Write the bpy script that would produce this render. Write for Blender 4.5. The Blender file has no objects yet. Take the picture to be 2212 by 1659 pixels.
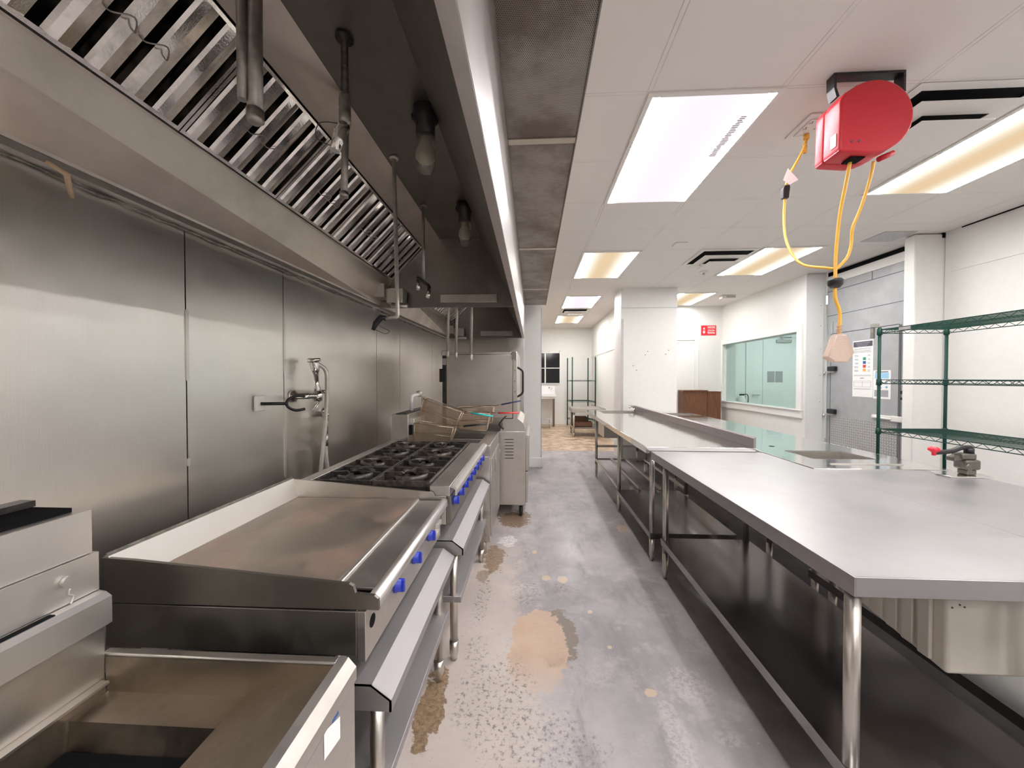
import bpy, bmesh, math, random
from mathutils import Vector, Matrix
random.seed(7)
PI = math.pi
S = bpy.context.scene
COL = S.collection
ORG = {}

# ---------------------------------------------------------------- node helpers
class NG:
    def __init__(s, mat):
        mat.use_nodes = True
        s.t = mat.node_tree
        s.t.nodes.clear()
        s.out = s.n('ShaderNodeOutputMaterial')
        s.b = s.n('ShaderNodeBsdfPrincipled')
        s.l(s.b.outputs[0], s.out.inputs[0])
        s._co = None
    def n(s, typ): return s.t.nodes.new(typ)
    def l(s, a, b): s.t.links.new(a, b)
    def put(s, v, sock):
        if isinstance(v, bpy.types.NodeSocket): s.l(v, sock)
        else: sock.default_value = v
    def obj(s):
        if not s._co: s._co = s.n('ShaderNodeTexCoord')
        return s._co.outputs['Object']
    def pos(s): return s.n('ShaderNodeNewGeometry').outputs['Position']
    def m(s, op, a, b=None, c=None):
        q = s.n('ShaderNodeMath'); q.operation = op
        for i, v in enumerate((a, b, c)):
            if v is not None: s.put(v, q.inputs[i])
        return q.outputs[0]
    def xyz(s, v):
        q = s.n('ShaderNodeSeparateXYZ'); s.l(v, q.inputs[0]); return q.outputs
    def comb(s, x, y, z=0.0):
        q = s.n('ShaderNodeCombineXYZ')
        for i, v in enumerate((x, y, z)): s.put(v, q.inputs[i])
        return q.outputs[0]
    def scale(s, v, k):
        q = s.n('ShaderNodeVectorMath'); q.operation = 'MULTIPLY'
        s.l(v, q.inputs[0]); q.inputs[1].default_value = k; return q.outputs[0]
    def noise(s, v, sc, det=3.0, rough=.55, col=False):
        q = s.n('ShaderNodeTexNoise'); s.l(v, q.inputs['Vector'])
        q.inputs['Scale'].default_value = sc; q.inputs['Detail'].default_value = det
        q.inputs['Roughness'].default_value = rough
        return q.outputs['Color' if col else 'Fac']
    def ss(s, v, a, b, lo=0.0, hi=1.0):
        q = s.n('ShaderNodeMapRange'); q.interpolation_type = 'SMOOTHSTEP'
        s.put(v, q.inputs[0])
        for i, k in enumerate((a, b, lo, hi)): q.inputs[i+1].default_value = k
        return q.outputs[0]
    def mix(s, f, a, b):
        q = s.n('ShaderNodeMix'); q.data_type = 'RGBA'
        s.put(f, q.inputs[0])
        for v, i in ((a, 6), (b, 7)):
            if isinstance(v, tuple) and len(v) == 3: v = v + (1,)
            s.put(v, q.inputs[i])
        return q.outputs[2]
    def bump(s, h, st=.3, d=.01):
        q = s.n('ShaderNodeBump'); q.inputs['Strength'].default_value = st
        q.inputs['Distance'].default_value = d; s.l(h, q.inputs['Height'])
        s.l(q.outputs[0], s.b.inputs['Normal']); return q
    def ell(s, x, y, cx, cy, rx, ry, nz, amp=.5, soft=.12):
        dx = s.m('DIVIDE', s.m('SUBTRACT', x, cx), rx); dy = s.m('DIVIDE', s.m('SUBTRACT', y, cy), ry)
        d = s.m('SQRT', s.m('ADD', s.m('MULTIPLY', dx, dx), s.m('MULTIPLY', dy, dy)))
        d = s.m('ADD', d, s.m('MULTIPLY', s.m('SUBTRACT', nz, .5), amp))
        return s.ss(d, 1-soft, 1+soft, 1.0, 0.0)

def C4(c): return tuple(c) + (1,) if len(c) == 3 else c
def plain(name, c, rough=.5, metal=0., var=0., spec=None, trans=0., bump=0., bscale=40):
    m = bpy.data.materials.new(name); g = NG(m)
    g.b.inputs['Base Color'].default_value = C4(c)
    g.b.inputs['Roughness'].default_value = rough; g.b.inputs['Metallic'].default_value = metal
    if spec is not None: g.b.inputs['Specular IOR Level'].default_value = spec
    if trans: g.b.inputs['Transmission Weight'].default_value = trans
    nz = g.noise(g.obj(), bscale, 4)
    if var:
        g.l(g.mix(g.ss(nz, .35, .65), tuple(k*(1-var) for k in c), tuple(min(1, k*(1+var)) for k in c)), g.b.inputs['Base Color'])
    else:
        g.l(g.ss(nz, .3, .7, max(0, rough-.04), min(1, rough+.04)), g.b.inputs['Roughness'])
    if bump: g.bump(nz, bump, .004)
    return m
def steel(name, c, rough, stretch=(2, 60, 60), grime=.0, gcol=(.25, .18, .12), wav=.02, gscale=3., brush=.08, rv=1.):
    """brushed stainless: stretched grain, slow waviness, optional grease film"""
    m = bpy.data.materials.new(name); g = NG(m)
    g.b.inputs['Metallic'].default_value = 1.0
    o = g.pos()
    grain = g.noise(g.scale(o, stretch), 5, 4)
    slow = g.noise(o, 2.2, 2)
    blot = g.noise(o, gscale, 5, .6)
    c1 = tuple(k*.93 for k in c)
    base = g.mix(grain, c1, c)
    if grime:
        f = g.m('MULTIPLY', g.ss(blot, .42, .72), grime)
        base = g.mix(f, base, gcol)
        g.l(g.m('SUBTRACT', 1.0, g.m('MULTIPLY', f, .6)), g.b.inputs['Metallic'])
    g.l(base, g.b.inputs['Base Color'])
    r = g.m('ADD', g.m('MULTIPLY', grain, .12*rv), rough-.06*rv)
    r = g.m('ADD', r, g.m('MULTIPLY', g.m('SUBTRACT', blot, .5), .14*rv))
    g.l(r, g.b.inputs['Roughness'])
    h = g.m('ADD', g.m('MULTIPLY', grain, brush), slow)
    g.bump(h, .5, wav)
    return m

M = {}
M['steel'] = steel('brushed_stainless', (.64, .615, .59), .38, wav=.01, brush=.03)
M['wallsteel'] = steel('wall_stainless', (.87, .835, .79), .31, (60, 60, 1.5), .12, (.42, .38, .34), .016, 2.0, .03, .3)
M['topsteel'] = steel('table_top_stainless', (.47, .46, .465), .36, (1.5, 8, 8), .55, (.36, .34, .35), .004, 2.6, .0, .5)
M['topmirror'] = steel('polished_top_stainless', (.86, .85, .835), .10, (4, 40, 40), .0, wav=.004, brush=.01)
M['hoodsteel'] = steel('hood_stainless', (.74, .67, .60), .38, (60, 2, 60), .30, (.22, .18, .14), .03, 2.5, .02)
M['filtersteel'] = steel('filter_stainless', (.80, .76, .71), .11, (40, 40, 3), .30, (.10, .08, .05), .05, 11., .01)
M['eqsteel'] = steel('equipment_stainless', (.66, .63, .595), .38, (3, 50, 50), .20, (.30, .24, .18), .006, 6., .04)
M['ledgesteel'] = steel('ledge_stainless', (.44, .425, .425), .60, (50, 3, 50), .12, (.34, .32, .31), .004, 4., .02)
M['reflsteel'] = steel('reflection_darkened_steel', (.34, .30, .30), .40, (50, 3, 50), .1, (.2, .18, .18), .003, 4., .02)  # darkened base stands in for the dark hood mirrored in the backsplash
M['shelfsteel'] = steel('undershelf_stainless', (.36, .345, .345), .17, (50, 3, 50), .10, (.25, .22, .2), .004, 4., .03)
M['hooddark'] = steel('stained_shaded_hood_stainless', (.31, .29, .265), .38, (60, 60, 2), .45, (.14, .125, .105), .02, 3.5, .02)  # stains, plus the hood interior's shade darkened into the base colour
M['darksteel'] = steel('greasy_side_steel', (.30, .28, .25), .42, (50, 50, 3), .40, (.10, .085, .065), .004, 4., .03)
M['fryersteel'] = steel('greasy_fryer_steel', (.42, .36, .29), .42, (40, 40, 4), .8, (.17, .11, .06), .006, 5., .05)
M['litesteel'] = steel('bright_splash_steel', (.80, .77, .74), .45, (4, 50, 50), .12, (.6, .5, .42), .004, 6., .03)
M['plate'] = steel('seasoned_griddle_plate', (.60, .53, .46), .42, (3, 50, 50), .75, (.46, .26, .17), .003, 3.2, .03)
M['chrome'] = plain('chrome', (.80, .79, .77), .10, 1.)
M['legsteel'] = plain('leg_tube_stainless', (.64, .60, .555), .34, 1., var=.03, bscale=3)
M['greypipe'] = plain('dull_pipe', (.42, .40, .37), .40, .9, .1)
M['ltpipe'] = plain('pale_pipe', (.62, .59, .54), .4, .6, .06)
M['darkpipe'] = plain('blackened_pipe', (.07, .065, .06), .45, .7, .3)
M['iron'] = plain('cast_iron', (.050, .045, .042), .38, .4, .35, bump=.3)
M['ironrust'] = plain('worn_cast_iron', (.075, .062, .053), .40, .4, .4, bump=.3)
M['black'] = plain('black_plastic', (.012, .012, .014), .4)
M['void'] = plain('dark_recess', (.008, .008, .009), .9, spec=.1)
M['blue'] = plain('blue_knob_plastic', (.025, .045, .42), .32)
M['red'] = plain('red_moulded_plastic', (.52, .012, .026), .45, bump=.05, bscale=200)
M['rearwall'] = plain('darkened_back_paint', (.30, .28, .26), .6)  # unseen wall's colour, darkened to dim its reflection in the steel
M['jamb'] = plain('pale_grey_jamb', (.74, .74, .73), .5)
M['opener'] = plain('worn_opener_metal', (.15, .145, .125), .4, .6, .1)
M['redknob'] = plain('red_knob', (.75, .02, .05), .3)
M['yellow'] = plain('yellow_cord_rubber', (.80, .44, .06), .45)
M['white'] = plain('white_paint', (.80, .795, .77), .5, 0, .012, bump=.06, bscale=14)
M['whitegloss'] = plain('white_gloss_paint', (.84, .835, .82), .3, 0, .01)
M['ceilwhite'] = plain('white_metal_fitting', (.76, .74, .71), .45)
M['greydoor'] = plain('galvanised_grey_panel', (.40, .41, .425), .42, .2, .05, bscale=6)
M['greytrim'] = plain('grey_metal_trim', (.50, .495, .50), .4, .4, .05)
M['green'] = plain('green_epoxy', (.003, .042, .030), .5, spec=.3)
M['paper'] = plain('paper', (.88, .88, .87), .6)
M['ink'] = plain('dark_ink', (.07, .07, .10), .6)
M['greyink'] = plain('grey_ink', (.35, .35, .37), .6)
M['signred'] = plain('sign_red', (.70, .015, .03), .4)
M['swg'] = plain('swatch_green', (.04, .30, .16), .6); M['swb'] = plain('swatch_blue', (.04, .10, .36), .6)
M['swr'] = plain('swatch_red', (.70, .05, .07), .6); M['swo'] = plain('swatch_orange', (.85, .40, .12), .6)
M['pblue'] = plain('print_blue', (.35, .60, .80), .6)
M['teal'] = plain('teal_grip', (.03, .50, .50), .4); M['redgrip'] = plain('red_grip', (.75, .05, .04), .4)
M['navy'] = plain('navy_grip', (.015, .03, .12), .4)
M['wire'] = plain('basket_wire', (.50, .40, .30), .4, .85)
M['binwhite'] = plain('off_white_plastic', (.60, .555, .49), .5, 0, .03, bscale=8)
M['tealpaint'] = plain('pale_wall_paint', (.75, .80, .79), .5, 0, .02)
M['stone'] = plain('old_wood_stick', (.62, .46, .30), .6, 0, .1)
M['boxbrown'] = plain('brown_cardboard', (.13, .06, .035), .7, 0, .2)
M['woodleg'] = plain('stained_table_leg', (.15, .10, .065), .5, .2, .2)
M['caulk'] = plain('old_sealant', (.20, .19, .16), .7, 0, .3)
M['nightglass'] = plain('black_night_glass', (.012, .013, .016), .08)
M['coil'] = plain('clear_plug_plastic', (.90, .72, .62), .12, trans=.6, bump=1., bscale=60)
M['bulb'] = plain('frosted_bulb', (.75, .70, .55), .3)
M['jar'] = plain('clear_jar_glass', (.9, .9, .88), .04, trans=.95)
M['tag'] = plain('paper_tag', (.86, .78, .76), .6)
M['rubber'] = plain('black_rubber', (.02, .02, .02), .7)

def wood():
    m = bpy.data.materials.new('brown_laminate_wood'); g = NG(m)
    n = g.noise(g.scale(g.pos(), (30, 30, 1.6)), 4, 5)
    g.l(g.mix(g.ss(n, .3, .7), (.095, .035, .015), (.20, .082, .038)), g.b.inputs['Base Color'])
    g.b.inputs['Roughness'].default_value = .4
    return m
M['wood'] = wood()

def floor_mat():
    m = bpy.data.materials.new('worn_concrete_floor'); g = NG(m)
    p = g.pos(); x, y, z = g.xyz(p)
    n1 = g.noise(p, .9, 7, .62); n2 = g.noise(p, 4.5, 7, .68); n3 = g.noise(p, 46, 7, .75); n4 = g.noise(p, 130, 3, .7); n5 = g.noise(g.scale(p, (2.2, .7, 1)), 3.1, 6, .6)
    mul = lambda a, b: g.m('MULTIPLY', a, b)
    grey = g.mix(g.ss(n1, .36, .64), (.27, .252, .258), (.43, .40, .402))
    grey = g.mix(mul(g.ss(n5, .48, .70), .65), grey, (.20, .185, .188))
    grey = g.mix(mul(g.ss(n2, .50, .68), .55), grey, (.50, .465, .45))
    # paler worn strip along the cookline, broken up at its edge
    edge = g.m('ADD', g.m('ADD', x, mul(g.m('SUBTRACT', n2, .5), .75)), mul(g.m('SUBTRACT', n3, .5), .5))
    edge = g.m('ADD', edge, g.ss(y, 1.7, 2.6, -.10, .06))
    far = g.ss(g.m('ADD', y, mul(n1, .8)), 3.2, 3.9, 1., .35)
    worn = mul(g.ss(edge, -.14, .08, 1., 0.), far)
    col = g.mix(mul(worn, .9), grey, g.mix(g.ss(n1, .35, .65), (.46, .40, .36), (.56, .50, .455)))
    # scuffed dark speckle
    sp = mul(g.ss(n3, .55, .66), g.ss(n2, .48, .62))
    col = g.mix(mul(sp, g.m('ADD', mul(worn, .35), .14)), col, (.16, .14, .13))
    fl = g.ss(n3, .40, .34)
    col = g.mix(mul(fl, .35), col, (.58, .54, .52))
    # ragged outlines for the chipped patches
    rag = g.m('ADD', mul(n2, .5), mul(g.noise(p, 17, 6, .7), .5))
    rim = g.ell(x, y, .135, 2.13, .12, .24, rag, 2.6, .03)
    col = g.mix(mul(rim, .9), col, g.mix(n3, (.15, .115, .085), (.25, .20, .155)))
    tan = g.ell(x, y, .035, 2.03, .155, .34, rag, 1.9, .03)
    fade = g.ss(g.m('ADD', y, mul(g.m('SUBTRACT', rag, .5), .9)), 1.65, 2.0)
    col = g.mix(mul(mul(tan, .95), g.m('ADD', mul(fade, .75), .25)), col, g.mix(g.ss(n2, .3, .7), g.mix(n3, (.44, .30, .205), (.53, .375, .27)), g.mix(n3, (.53, .39, .285), (.63, .47, .36))))
    for (cx, cy, rx, ry, c, a) in [(-.45, 1.62, .06, .20, (.24, .165, .10), 1.), (-.31, 3.03, .09, .22, (.25, .17, .105), .9), (-.36, 2.75, .05, .10, (.27, .19, .13), .7),
                                   (-.19, 3.90, .16, .24, (.20, .13, .08), .9), (.876, 3.69, .06, .09, (.50, .36, .26), .8), (-.22, 3.35, .08, .10, (.66, .64, .62), .7)]:
        k = g.ell(x, y, cx, cy, rx, ry, rag, 3.6, .05)
        col = g.mix(mul(k, a), col, g.mix(g.ss(n3, .35, .65), tuple(q*.6 for q in c), tuple(q*1.35 for q in c)))
    for (cx, cy, rx, ry) in [(.55, 1.76, .030, .024), (.219, 2.73, .03, .05), (.10, 2.75, .03, .035), (.36, 2.36, .015, .015), (.02, 3.15, .02, .03), (.42, 2.05, .012, .012)]:
        col = g.mix(mul(g.ell(x, y, cx, cy, rx, ry, rag, 2.6, .1), .9), col, (.56, .43, .30))
    # pale scrapes: only the high grains show
    gr = g.ss(n3, .44, .54)
    for (cx, cy, rx, ry, a) in [(.74, 1.80, .10, .11, .6), (.59, 1.56, .05, .20, .6), (.02, 4.9, .2, .4, .35), (.33, 5.95, .17, .55, .5), (.30, 1.85, .10, .07, .3), (.28, 2.62, .08, .06, .3), (.8, 1.55, .05, .04, .5)]:
        col = g.mix(mul(mul(g.ell(x, y, cx, cy, rx, ry, rag, 2.6, .35), gr), a*.75), col, (.58, .54, .525))
    for (cx, cy, rx, ry, a) in [(-.33, 2.5, .05, .30, .9), (.20, 2.62, .05, .06, .8), (-.18, 1.72, .18, .22, .75), (.02, 1.50, .25, .14, .6), (-.30, 2.0, .06, .12, .6), (-.02, 2.55, .10, .15, .5)]:
        col = g.mix(mul(mul(g.ell(x, y, cx, cy, rx, ry, rag, 2.0, .2), g.ss(n3, .52, .60)), a), col, (.12, .105, .095))
    # tan bare concrete in the back hall
    hall = g.ss(g.m('ADD', y, mul(g.m('SUBTRACT', n1, .5), .7)), 7.55, 7.70)
    col = g.mix(mul(hall, .92), col, g.mix(g.ss(n2, .38, .62), (.30, .21, .13), (.66, .50, .34)))
    col = g.mix(mul(g.ss(n4, .60, .76), .25), col, (.75, .72, .70))
    col = g.mix(mul(g.ss(n4, .38, .22), .40), col, (.10, .09, .085))
    g.l(col, g.b.inputs['Base Color'])
    g.l(g.ss(n2, .3, .7, .30, .60), g.b.inputs['Roughness'])
    g.bump(g.m('ADD', mul(n3, .5), mul(n2, .8)), .25, .004)
    return m
M['floor'] = floor_mat()

def ceiling_mat():
    m = bpy.data.materials.new('painted_drop_ceiling'); g = NG(m)
    p = g.pos(); x, y, z = g.xyz(p)
    def grid(v, off, pit):
        f = g.m('SUBTRACT', g.m('FRACT', g.m('ADD', g.m('DIVIDE', g.m('SUBTRACT', v, off), pit), 100.5)), .5)
        return g.m('MULTIPLY', g.m('ABSOLUTE', f), pit)
    ax, ay = grid(x, .645, .715), grid(y, 2.15, .65)
    nz = g.noise(p, 2.3, 3)
    gap = g.m('MAXIMUM', g.ss(g.m('ABSOLUTE', g.m('SUBTRACT', ax, .012)), .001, .0035, 1., 0.),
              g.m('MULTIPLY', g.ss(g.m('ABSOLUTE', g.m('SUBTRACT', ay, .010)), .001, .0035, 1., 0.), .6))
    gap = g.m('MULTIPLY', gap, g.ss(nz, .38, .62, .25, 1.))
    base = g.mix(g.noise(p, .8, 3), (.74, .705, .675), (.80, .765, .735))
    g.l(g.mix(g.m('MULTIPLY', gap, .5), base, (.22, .20, .19)), g.b.inputs['Base Color'])
    g.b.inputs['Roughness'].default_value = .6
    bar = g.ss(g.m('MINIMUM', ax, ay), .011, .014, 1., 0.)
    g.bump(g.m('ADD', g.m('MULTIPLY', bar, 1.), g.m('MULTIPLY', g.noise(p, 120, 3), .12)), .35, .004)
    return m
M['ceiling'] = ceiling_mat()

def perf_mat():
    m = bpy.data.materials.new('perforated_metal'); g = NG(m)
    p = g.pos(); x, y, z = g.xyz(p)
    P_ = .0072
    u = g.m('DIVIDE', x, P_); v = g.m('DIVIDE', y, P_*.866)
    row = g.m('FLOOR', v)
    u = g.m('ADD', u, g.m('MULTIPLY', g.m('FRACT', g.m('MULTIPLY', row, .5)), 1.))
    fu = g.m('SUBTRACT', g.m('FRACT', g.m('ADD', u, 200.)), .5); fv = g.m('SUBTRACT', g.m('FRACT', g.m('ADD', v, 200.)), .5)
    d = g.m('SQRT', g.m('ADD', g.m('MULTIPLY', fu, fu), g.m('MULTIPLY', fv, fv)))
    hole = g.ss(d, .24, .34, 1., 0.)
    n = g.noise(p, 3.2, 5, .65)
    metal = g.mix(g.ss(n, .35, .68), (.44, .39, .36), (.21, .165, .135))
    g.l(g.mix(hole, metal, (.012, .011, .011)), g.b.inputs['Base Color'])
    g.l(g.m('MULTIPLY', g.m('SUBTRACT', 1., hole), .65), g.b.inputs['Metallic'])
    g.b.inputs['Roughness'].default_value = .45
    return m
M['perf'] = perf_mat()

def diamond_mat():
    m = bpy.data.materials.new('diamond_tread_plate'); g = NG(m)
    p = g.pos(); x, y, z = g.xyz(p)
    P_ = .034
    u = g.m('DIVIDE', y, P_); v = g.m('DIVIDE', z, P_)
    ck = g.m('FRACT', g.m('MULTIPLY', g.m('ADD', g.m('FLOOR', u), g.m('FLOOR', v)), .5))
    sg = g.m('SUBTRACT', g.m('MULTIPLY', ck, 4.), 1.)
    fu = g.m('SUBTRACT', g.m('FRACT', g.m('ADD', u, 100.)), .5); fv = g.m('SUBTRACT', g.m('FRACT', g.m('ADD', v, 100.)), .5)
    a = g.m('ADD', fu, g.m('MULTIPLY', fv, sg)); b = g.m('SUBTRACT', fu, g.m('MULTIPLY', fv, sg))
    d = g.m('SQRT', g.m('ADD', g.m('POWER', g.m('DIVIDE', a, .62), 2.), g.m('POWER', g.m('DIVIDE', b, .20), 2.)))
    h = g.ss(d, .6, 1.1, 1., 0.)
    g.l(g.mix(h, (.42, .42, .42), (.74, .73, .72)), g.b.inputs['Base Color'])
    g.b.inputs['Metallic'].default_value = .5; g.b.inputs['Roughness'].default_value = .4
    g.bump(h, .7, .004)
    return m
M['diamond'] = diamond_mat()

def glass_mat():
    m = bpy.data.materials.new('teal_tinted_glass'); g = NG(m)
    g.b.inputs['Base Color'].default_value = (.74, .915, .90, 1)
    g.b.inputs['Transmission Weight'].default_value = 1.
    g.b.inputs['Roughness'].default_value = .0; g.b.inputs['IOR'].default_value = 1.15
    n = g.noise(g.pos(), 2., 2); g.l(g.ss(n, .3, .7, .0, .02), g.b.inputs['Roughness'])
    return m
M['glass'] = glass_mat()

def lamp_mid(name, mid, off, e0, e1, hw=.25):
    """lit diffuser between the tubes: warmer and dimmer in the middle, streaky along its length"""
    m = bpy.data.materials.new(name); g = NG(m)
    x, y, z = g.xyz(g.obj())
    nz = g.noise(g.scale(g.obj(), (6, .6, 1)), 1., 2)
    t = g.m('DIVIDE', g.m('ABSOLUTE', x), hw)
    k = g.ss(g.m('ADD', t, g.m('MULTIPLY', g.m('SUBTRACT', nz, .5), .3)), .05, .98)
    e = g.n('ShaderNodeEmission')
    g.l(g.mix(k, mid, off), e.inputs[0]); g.l(g.m('ADD', e0, g.m('MULTIPLY', g.m('POWER', k, 2.), e1-e0)), e.inputs[1])
    g.l(e.outputs[0], g.out.inputs[0])
    return m
def lamp_core(name, c, k):
    m = bpy.data.materials.new(name); g = NG(m); e = g.n('ShaderNodeEmission')
    e.inputs[0].default_value = C4(c); e.inputs[1].default_value = k
    g.l(e.outputs[0], g.out.inputs[0]); return m
M['lamp_warm'] = lamp_mid('warm_troffer_diffuser', (.95, .71, .44), (1, .94, .82), .88, 1.35)
M['lamp_pink'] = lamp_mid('pink_troffer_diffuser', (1, .84, .95), (1, .87, .92), 1.12, 1.18)
for nm, c, k in (('core_warm', (1, .985, .965), 60.), ('core_dim', (1, .985, .965), 15.), ('core_mid', (1, .985, .965), 42.), ('core_far', (1, .985, .965), 62.), ('core_pink', (1, .95, .98), 125.)):
    M[nm] = lamp_core('tube_glow_'+nm, c, k)
M['lamp_unseen'] = lamp_core('added_panel_glow', (1, .975, .96), 21.)  # glow of the added panels outside the view

# ---------------------------------------------------------------- mesh builder
class MB:
    def __init__(s): s.bm = bmesh.new(); s.mi = 0
    def _f(s, vs, smooth=False):
        try: f = s.bm.faces.new(vs)
        except ValueError: return None
        f.smooth = smooth; f.material_index = s.mi; return f
    def box(s, x0, x1, y0, y1, z0, z1, bev=0., xf=None):
        x0, x1 = sorted((x0, x1)); y0, y1 = sorted((y0, y1)); z0, z1 = sorted((z0, z1))
        P = [(x0, y0, z0), (x1, y0, z0), (x1, y1, z0), (x0, y1, z0), (x0, y0, z1), (x1, y0, z1), (x1, y1, z1), (x0, y1, z1)]
        v = [s.bm.verts.new(xf(*p) if xf else p) for p in P]
        fs = [s._f([v[i] for i in q]) for q in ((0, 3, 2, 1), (4, 5, 6, 7), (0, 1, 5, 4), (1, 2, 6, 5), (2, 3, 7, 6), (3, 0, 4, 7))]
        if bev: s._bev(fs, bev)
        return s
    def _bev(s, fs, bev, seg=2):
        es = list({e for f in fs for e in f.edges})
        r = bmesh.ops.bevel(s.bm, geom=es, offset=bev, segments=seg, affect='EDGES', profile=.5)
        for f in r['faces']: f.material_index = s.mi; f.smooth = True
    def prism(s, pts, ax, c0, c1, pts2=None, bev=0., smooth=False):
        pts2 = pts2 or pts
        def w(p, c): return {'x': (c, p[0], p[1]), 'y': (p[0], c, p[1]), 'z': (p[0], p[1], c)}[ax]
        a = [s.bm.verts.new(w(p, c0)) for p in pts]; b = [s.bm.verts.new(w(p, c1)) for p in pts2]
        n = len(pts); fs = [s._f(a), s._f(b[::-1])]
        for i in range(n): fs.append(s._f([a[i], b[i], b[(i+1) % n], a[(i+1) % n]], smooth))
        if bev: s._bev([f for f in fs if f], bev)
        return s
    def quad(s, *ps):
        s._f([s.bm.verts.new(p) for p in ps]); return s
    def tube(s, path, r, n=10, cap=True, closed=False):
        P = [Vector(p) for p in path]; rs = r if isinstance(r, (list, tuple)) else [r]*len(P)
        T = []
        for i in range(len(P)):
            a = P[i-1] if (i > 0 or closed) else P[i]; b = P[(i+1) % len(P)] if (i < len(P)-1 or closed) else P[i]
            t = (b-a); T.append(t.normalized() if t.length > 1e-9 else Vector((0, 0, 1)))
        u = T[0].orthogonal().normalized(); rings = []
        for i, p in enumerate(P):
            u = (u - T[i]*u.dot(T[i]));  u = u.normalized() if u.length > 1e-6 else T[i].orthogonal().normalized()
            w = T[i].cross(u)
            rings.append([s.bm.verts.new(p + (u*math.cos(2*PI*k/n) + w*math.sin(2*PI*k/n))*rs[i]) for k in range(n)])
        m = len(rings)
        for i in range(m if closed else m-1):
            A, B = rings[i], rings[(i+1) % m]
            for k in range(n): s._f([A[k], A[(k+1) % n], B[(k+1) % n], B[k]], n > 4)
        if cap and not closed: s._f(rings[0][::-1]); s._f(rings[-1])
        return s
    def cyl(s, a, b, r, n=16, r2=None): return s.tube([a, b], [r, r if r2 is None else r2], n)
    def lathe(s, prof, c, ax=(0, 0, 1), n=24):
        A = Vector(ax).normalized(); u = A.orthogonal().normalized(); w = A.cross(u); c = Vector(c); rings = []
        for r, h in prof:
            if r < 1e-6: rings.append([s.bm.verts.new(c + A*h)])
            else: rings.append([s.bm.verts.new(c + A*h + (u*math.cos(2*PI*k/n) + w*math.sin(2*PI*k/n))*r) for k in range(n)])
        for A_, B_ in zip(rings, rings[1:]):
            for k in range(n):
                if len(A_) == 1 and len(B_) == 1: continue
                if len(A_) == 1: s._f([A_[0], B_[(k+1) % n], B_[k]], True)
                elif len(B_) == 1: s._f([A_[k], A_[(k+1) % n], B_[0]], True)
                else: s._f([A_[k], A_[(k+1) % n], B_[(k+1) % n], B_[k]], True)
        return s
    def build(s, name, mat, parent=None, org=None):
        o_ = Vector(ORG.get(parent.name, (0, 0, 0))) if parent else Vector(org or (0, 0, 0))
        for v in s.bm.verts: v.co -= o_
        bmesh.ops.recalc_face_normals(s.bm, faces=s.bm.faces)
        me = bpy.data.meshes.new(name); s.bm.to_mesh(me); s.bm.free()
        for mm in (mat if isinstance(mat, (list, tuple)) else [mat]): me.materials.append(M[mm])
        ob = bpy.data.objects.new(name, me); COL.objects.link(ob)
        if parent: ob.parent = parent
        else: ob.location = o_
        ORG[ob.name] = tuple(o_)
        return ob

def thing(name, label, cat, loc, group=None):
    o = bpy.data.objects.new(name, None); COL.objects.link(o); o.location = loc; o.empty_display_size = .05
    ORG[o.name] = tuple(loc); o['label'] = label; o['category'] = cat
    o['kind'] = 'thing'
    if group: o['group'] = group
    return o
def tag(o, label, cat, group=None):
    o['label'] = label; o['category'] = cat
    o['kind'] = 'thing'
    if group: o['group'] = group
    return o
def struct(o): o['kind'] = 'structure'; return o
def sempty(name, loc):
    o = bpy.data.objects.new(name, None); COL.objects.link(o); o.location = loc; ORG[o.name] = tuple(loc); o['kind'] = 'structure'; return o
def B(*a, **k): return MB().box(*a, **k)
def smooth_path(P, k=8):
    P = [Vector(p) for p in P]; Q = [P[0]] + P + [P[-1]]; out = []
    for i in range(1, len(Q)-2):
        a, b, c, d = Q[i-1], Q[i], Q[i+1], Q[i+2]
        for j in range(k):
            t = j/k
            out.append(.5*((2*b) + (c-a)*t + (2*a-5*b+4*c-d)*t*t + (3*b-a-3*c+d)*t**3))
    out.append(P[-1]); return out
def fillet(P, r=.03, k=5):
    P = [Vector(p) for p in P]; out = [P[0]]
    for i in range(1, len(P)-1):
        a, b, c = P[i-1], P[i], P[i+1]
        d1 = (a-b); d2 = (c-b); q = min(r, d1.length*.45, d2.length*.45)
        p1 = b + d1.normalized()*q; p2 = b + d2.normalized()*q
        for j in range(k+1):
            t = j/k; out.append(p1*(1-t)**2 + b*2*t*(1-t) + p2*t*t)
    out.append(P[-1]); return out

H = 1.46; CZ = 3.04
def xw(y): return -1.425 + .02*(y-.95)

# ================================================================ SETTING
struct(B(-1.9, 8.2, -4.4, 12.2, -.12, 0).build('floor', 'floor'))
struct(B(-1.9, 8.2, -4.4, 12.2, CZ, CZ+.12).build('ceiling', 'ceiling'))
# left wall: stainless sheets with open seams, plain white wall further back
o = MB()
ys = [-4.2, -2.6, -1.0, .25, 1.471, 2.06, 3.277, 3.831, 5.015, 6.2]
for a, b in zip(ys, ys[1:]):
    o.prism([(xw(a)-.01, a+.003), (xw(a), a+.003), (xw(b), b-.003), (xw(b)-.01, b-.003)], 'z', .0, 2.3)
wl = struct(o.build('wall_left', 'wallsteel'))
b_ = MB().prism([(xw(-4.2)-.16, -4.2), (xw(-4.2)-.012, -4.2), (xw(6.2)-.012, 6.2), (xw(6.2)-.16, 6.2)], 'z', 0, CZ)
b_.build('backing', 'void', wl)
o = MB()
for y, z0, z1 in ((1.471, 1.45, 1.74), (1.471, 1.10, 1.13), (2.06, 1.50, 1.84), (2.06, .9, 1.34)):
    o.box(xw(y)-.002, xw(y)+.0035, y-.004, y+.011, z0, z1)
o.build('seam_strip', 'litesteel', wl)  # bright strip segments stand in for highlights along the sheet edges
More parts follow.
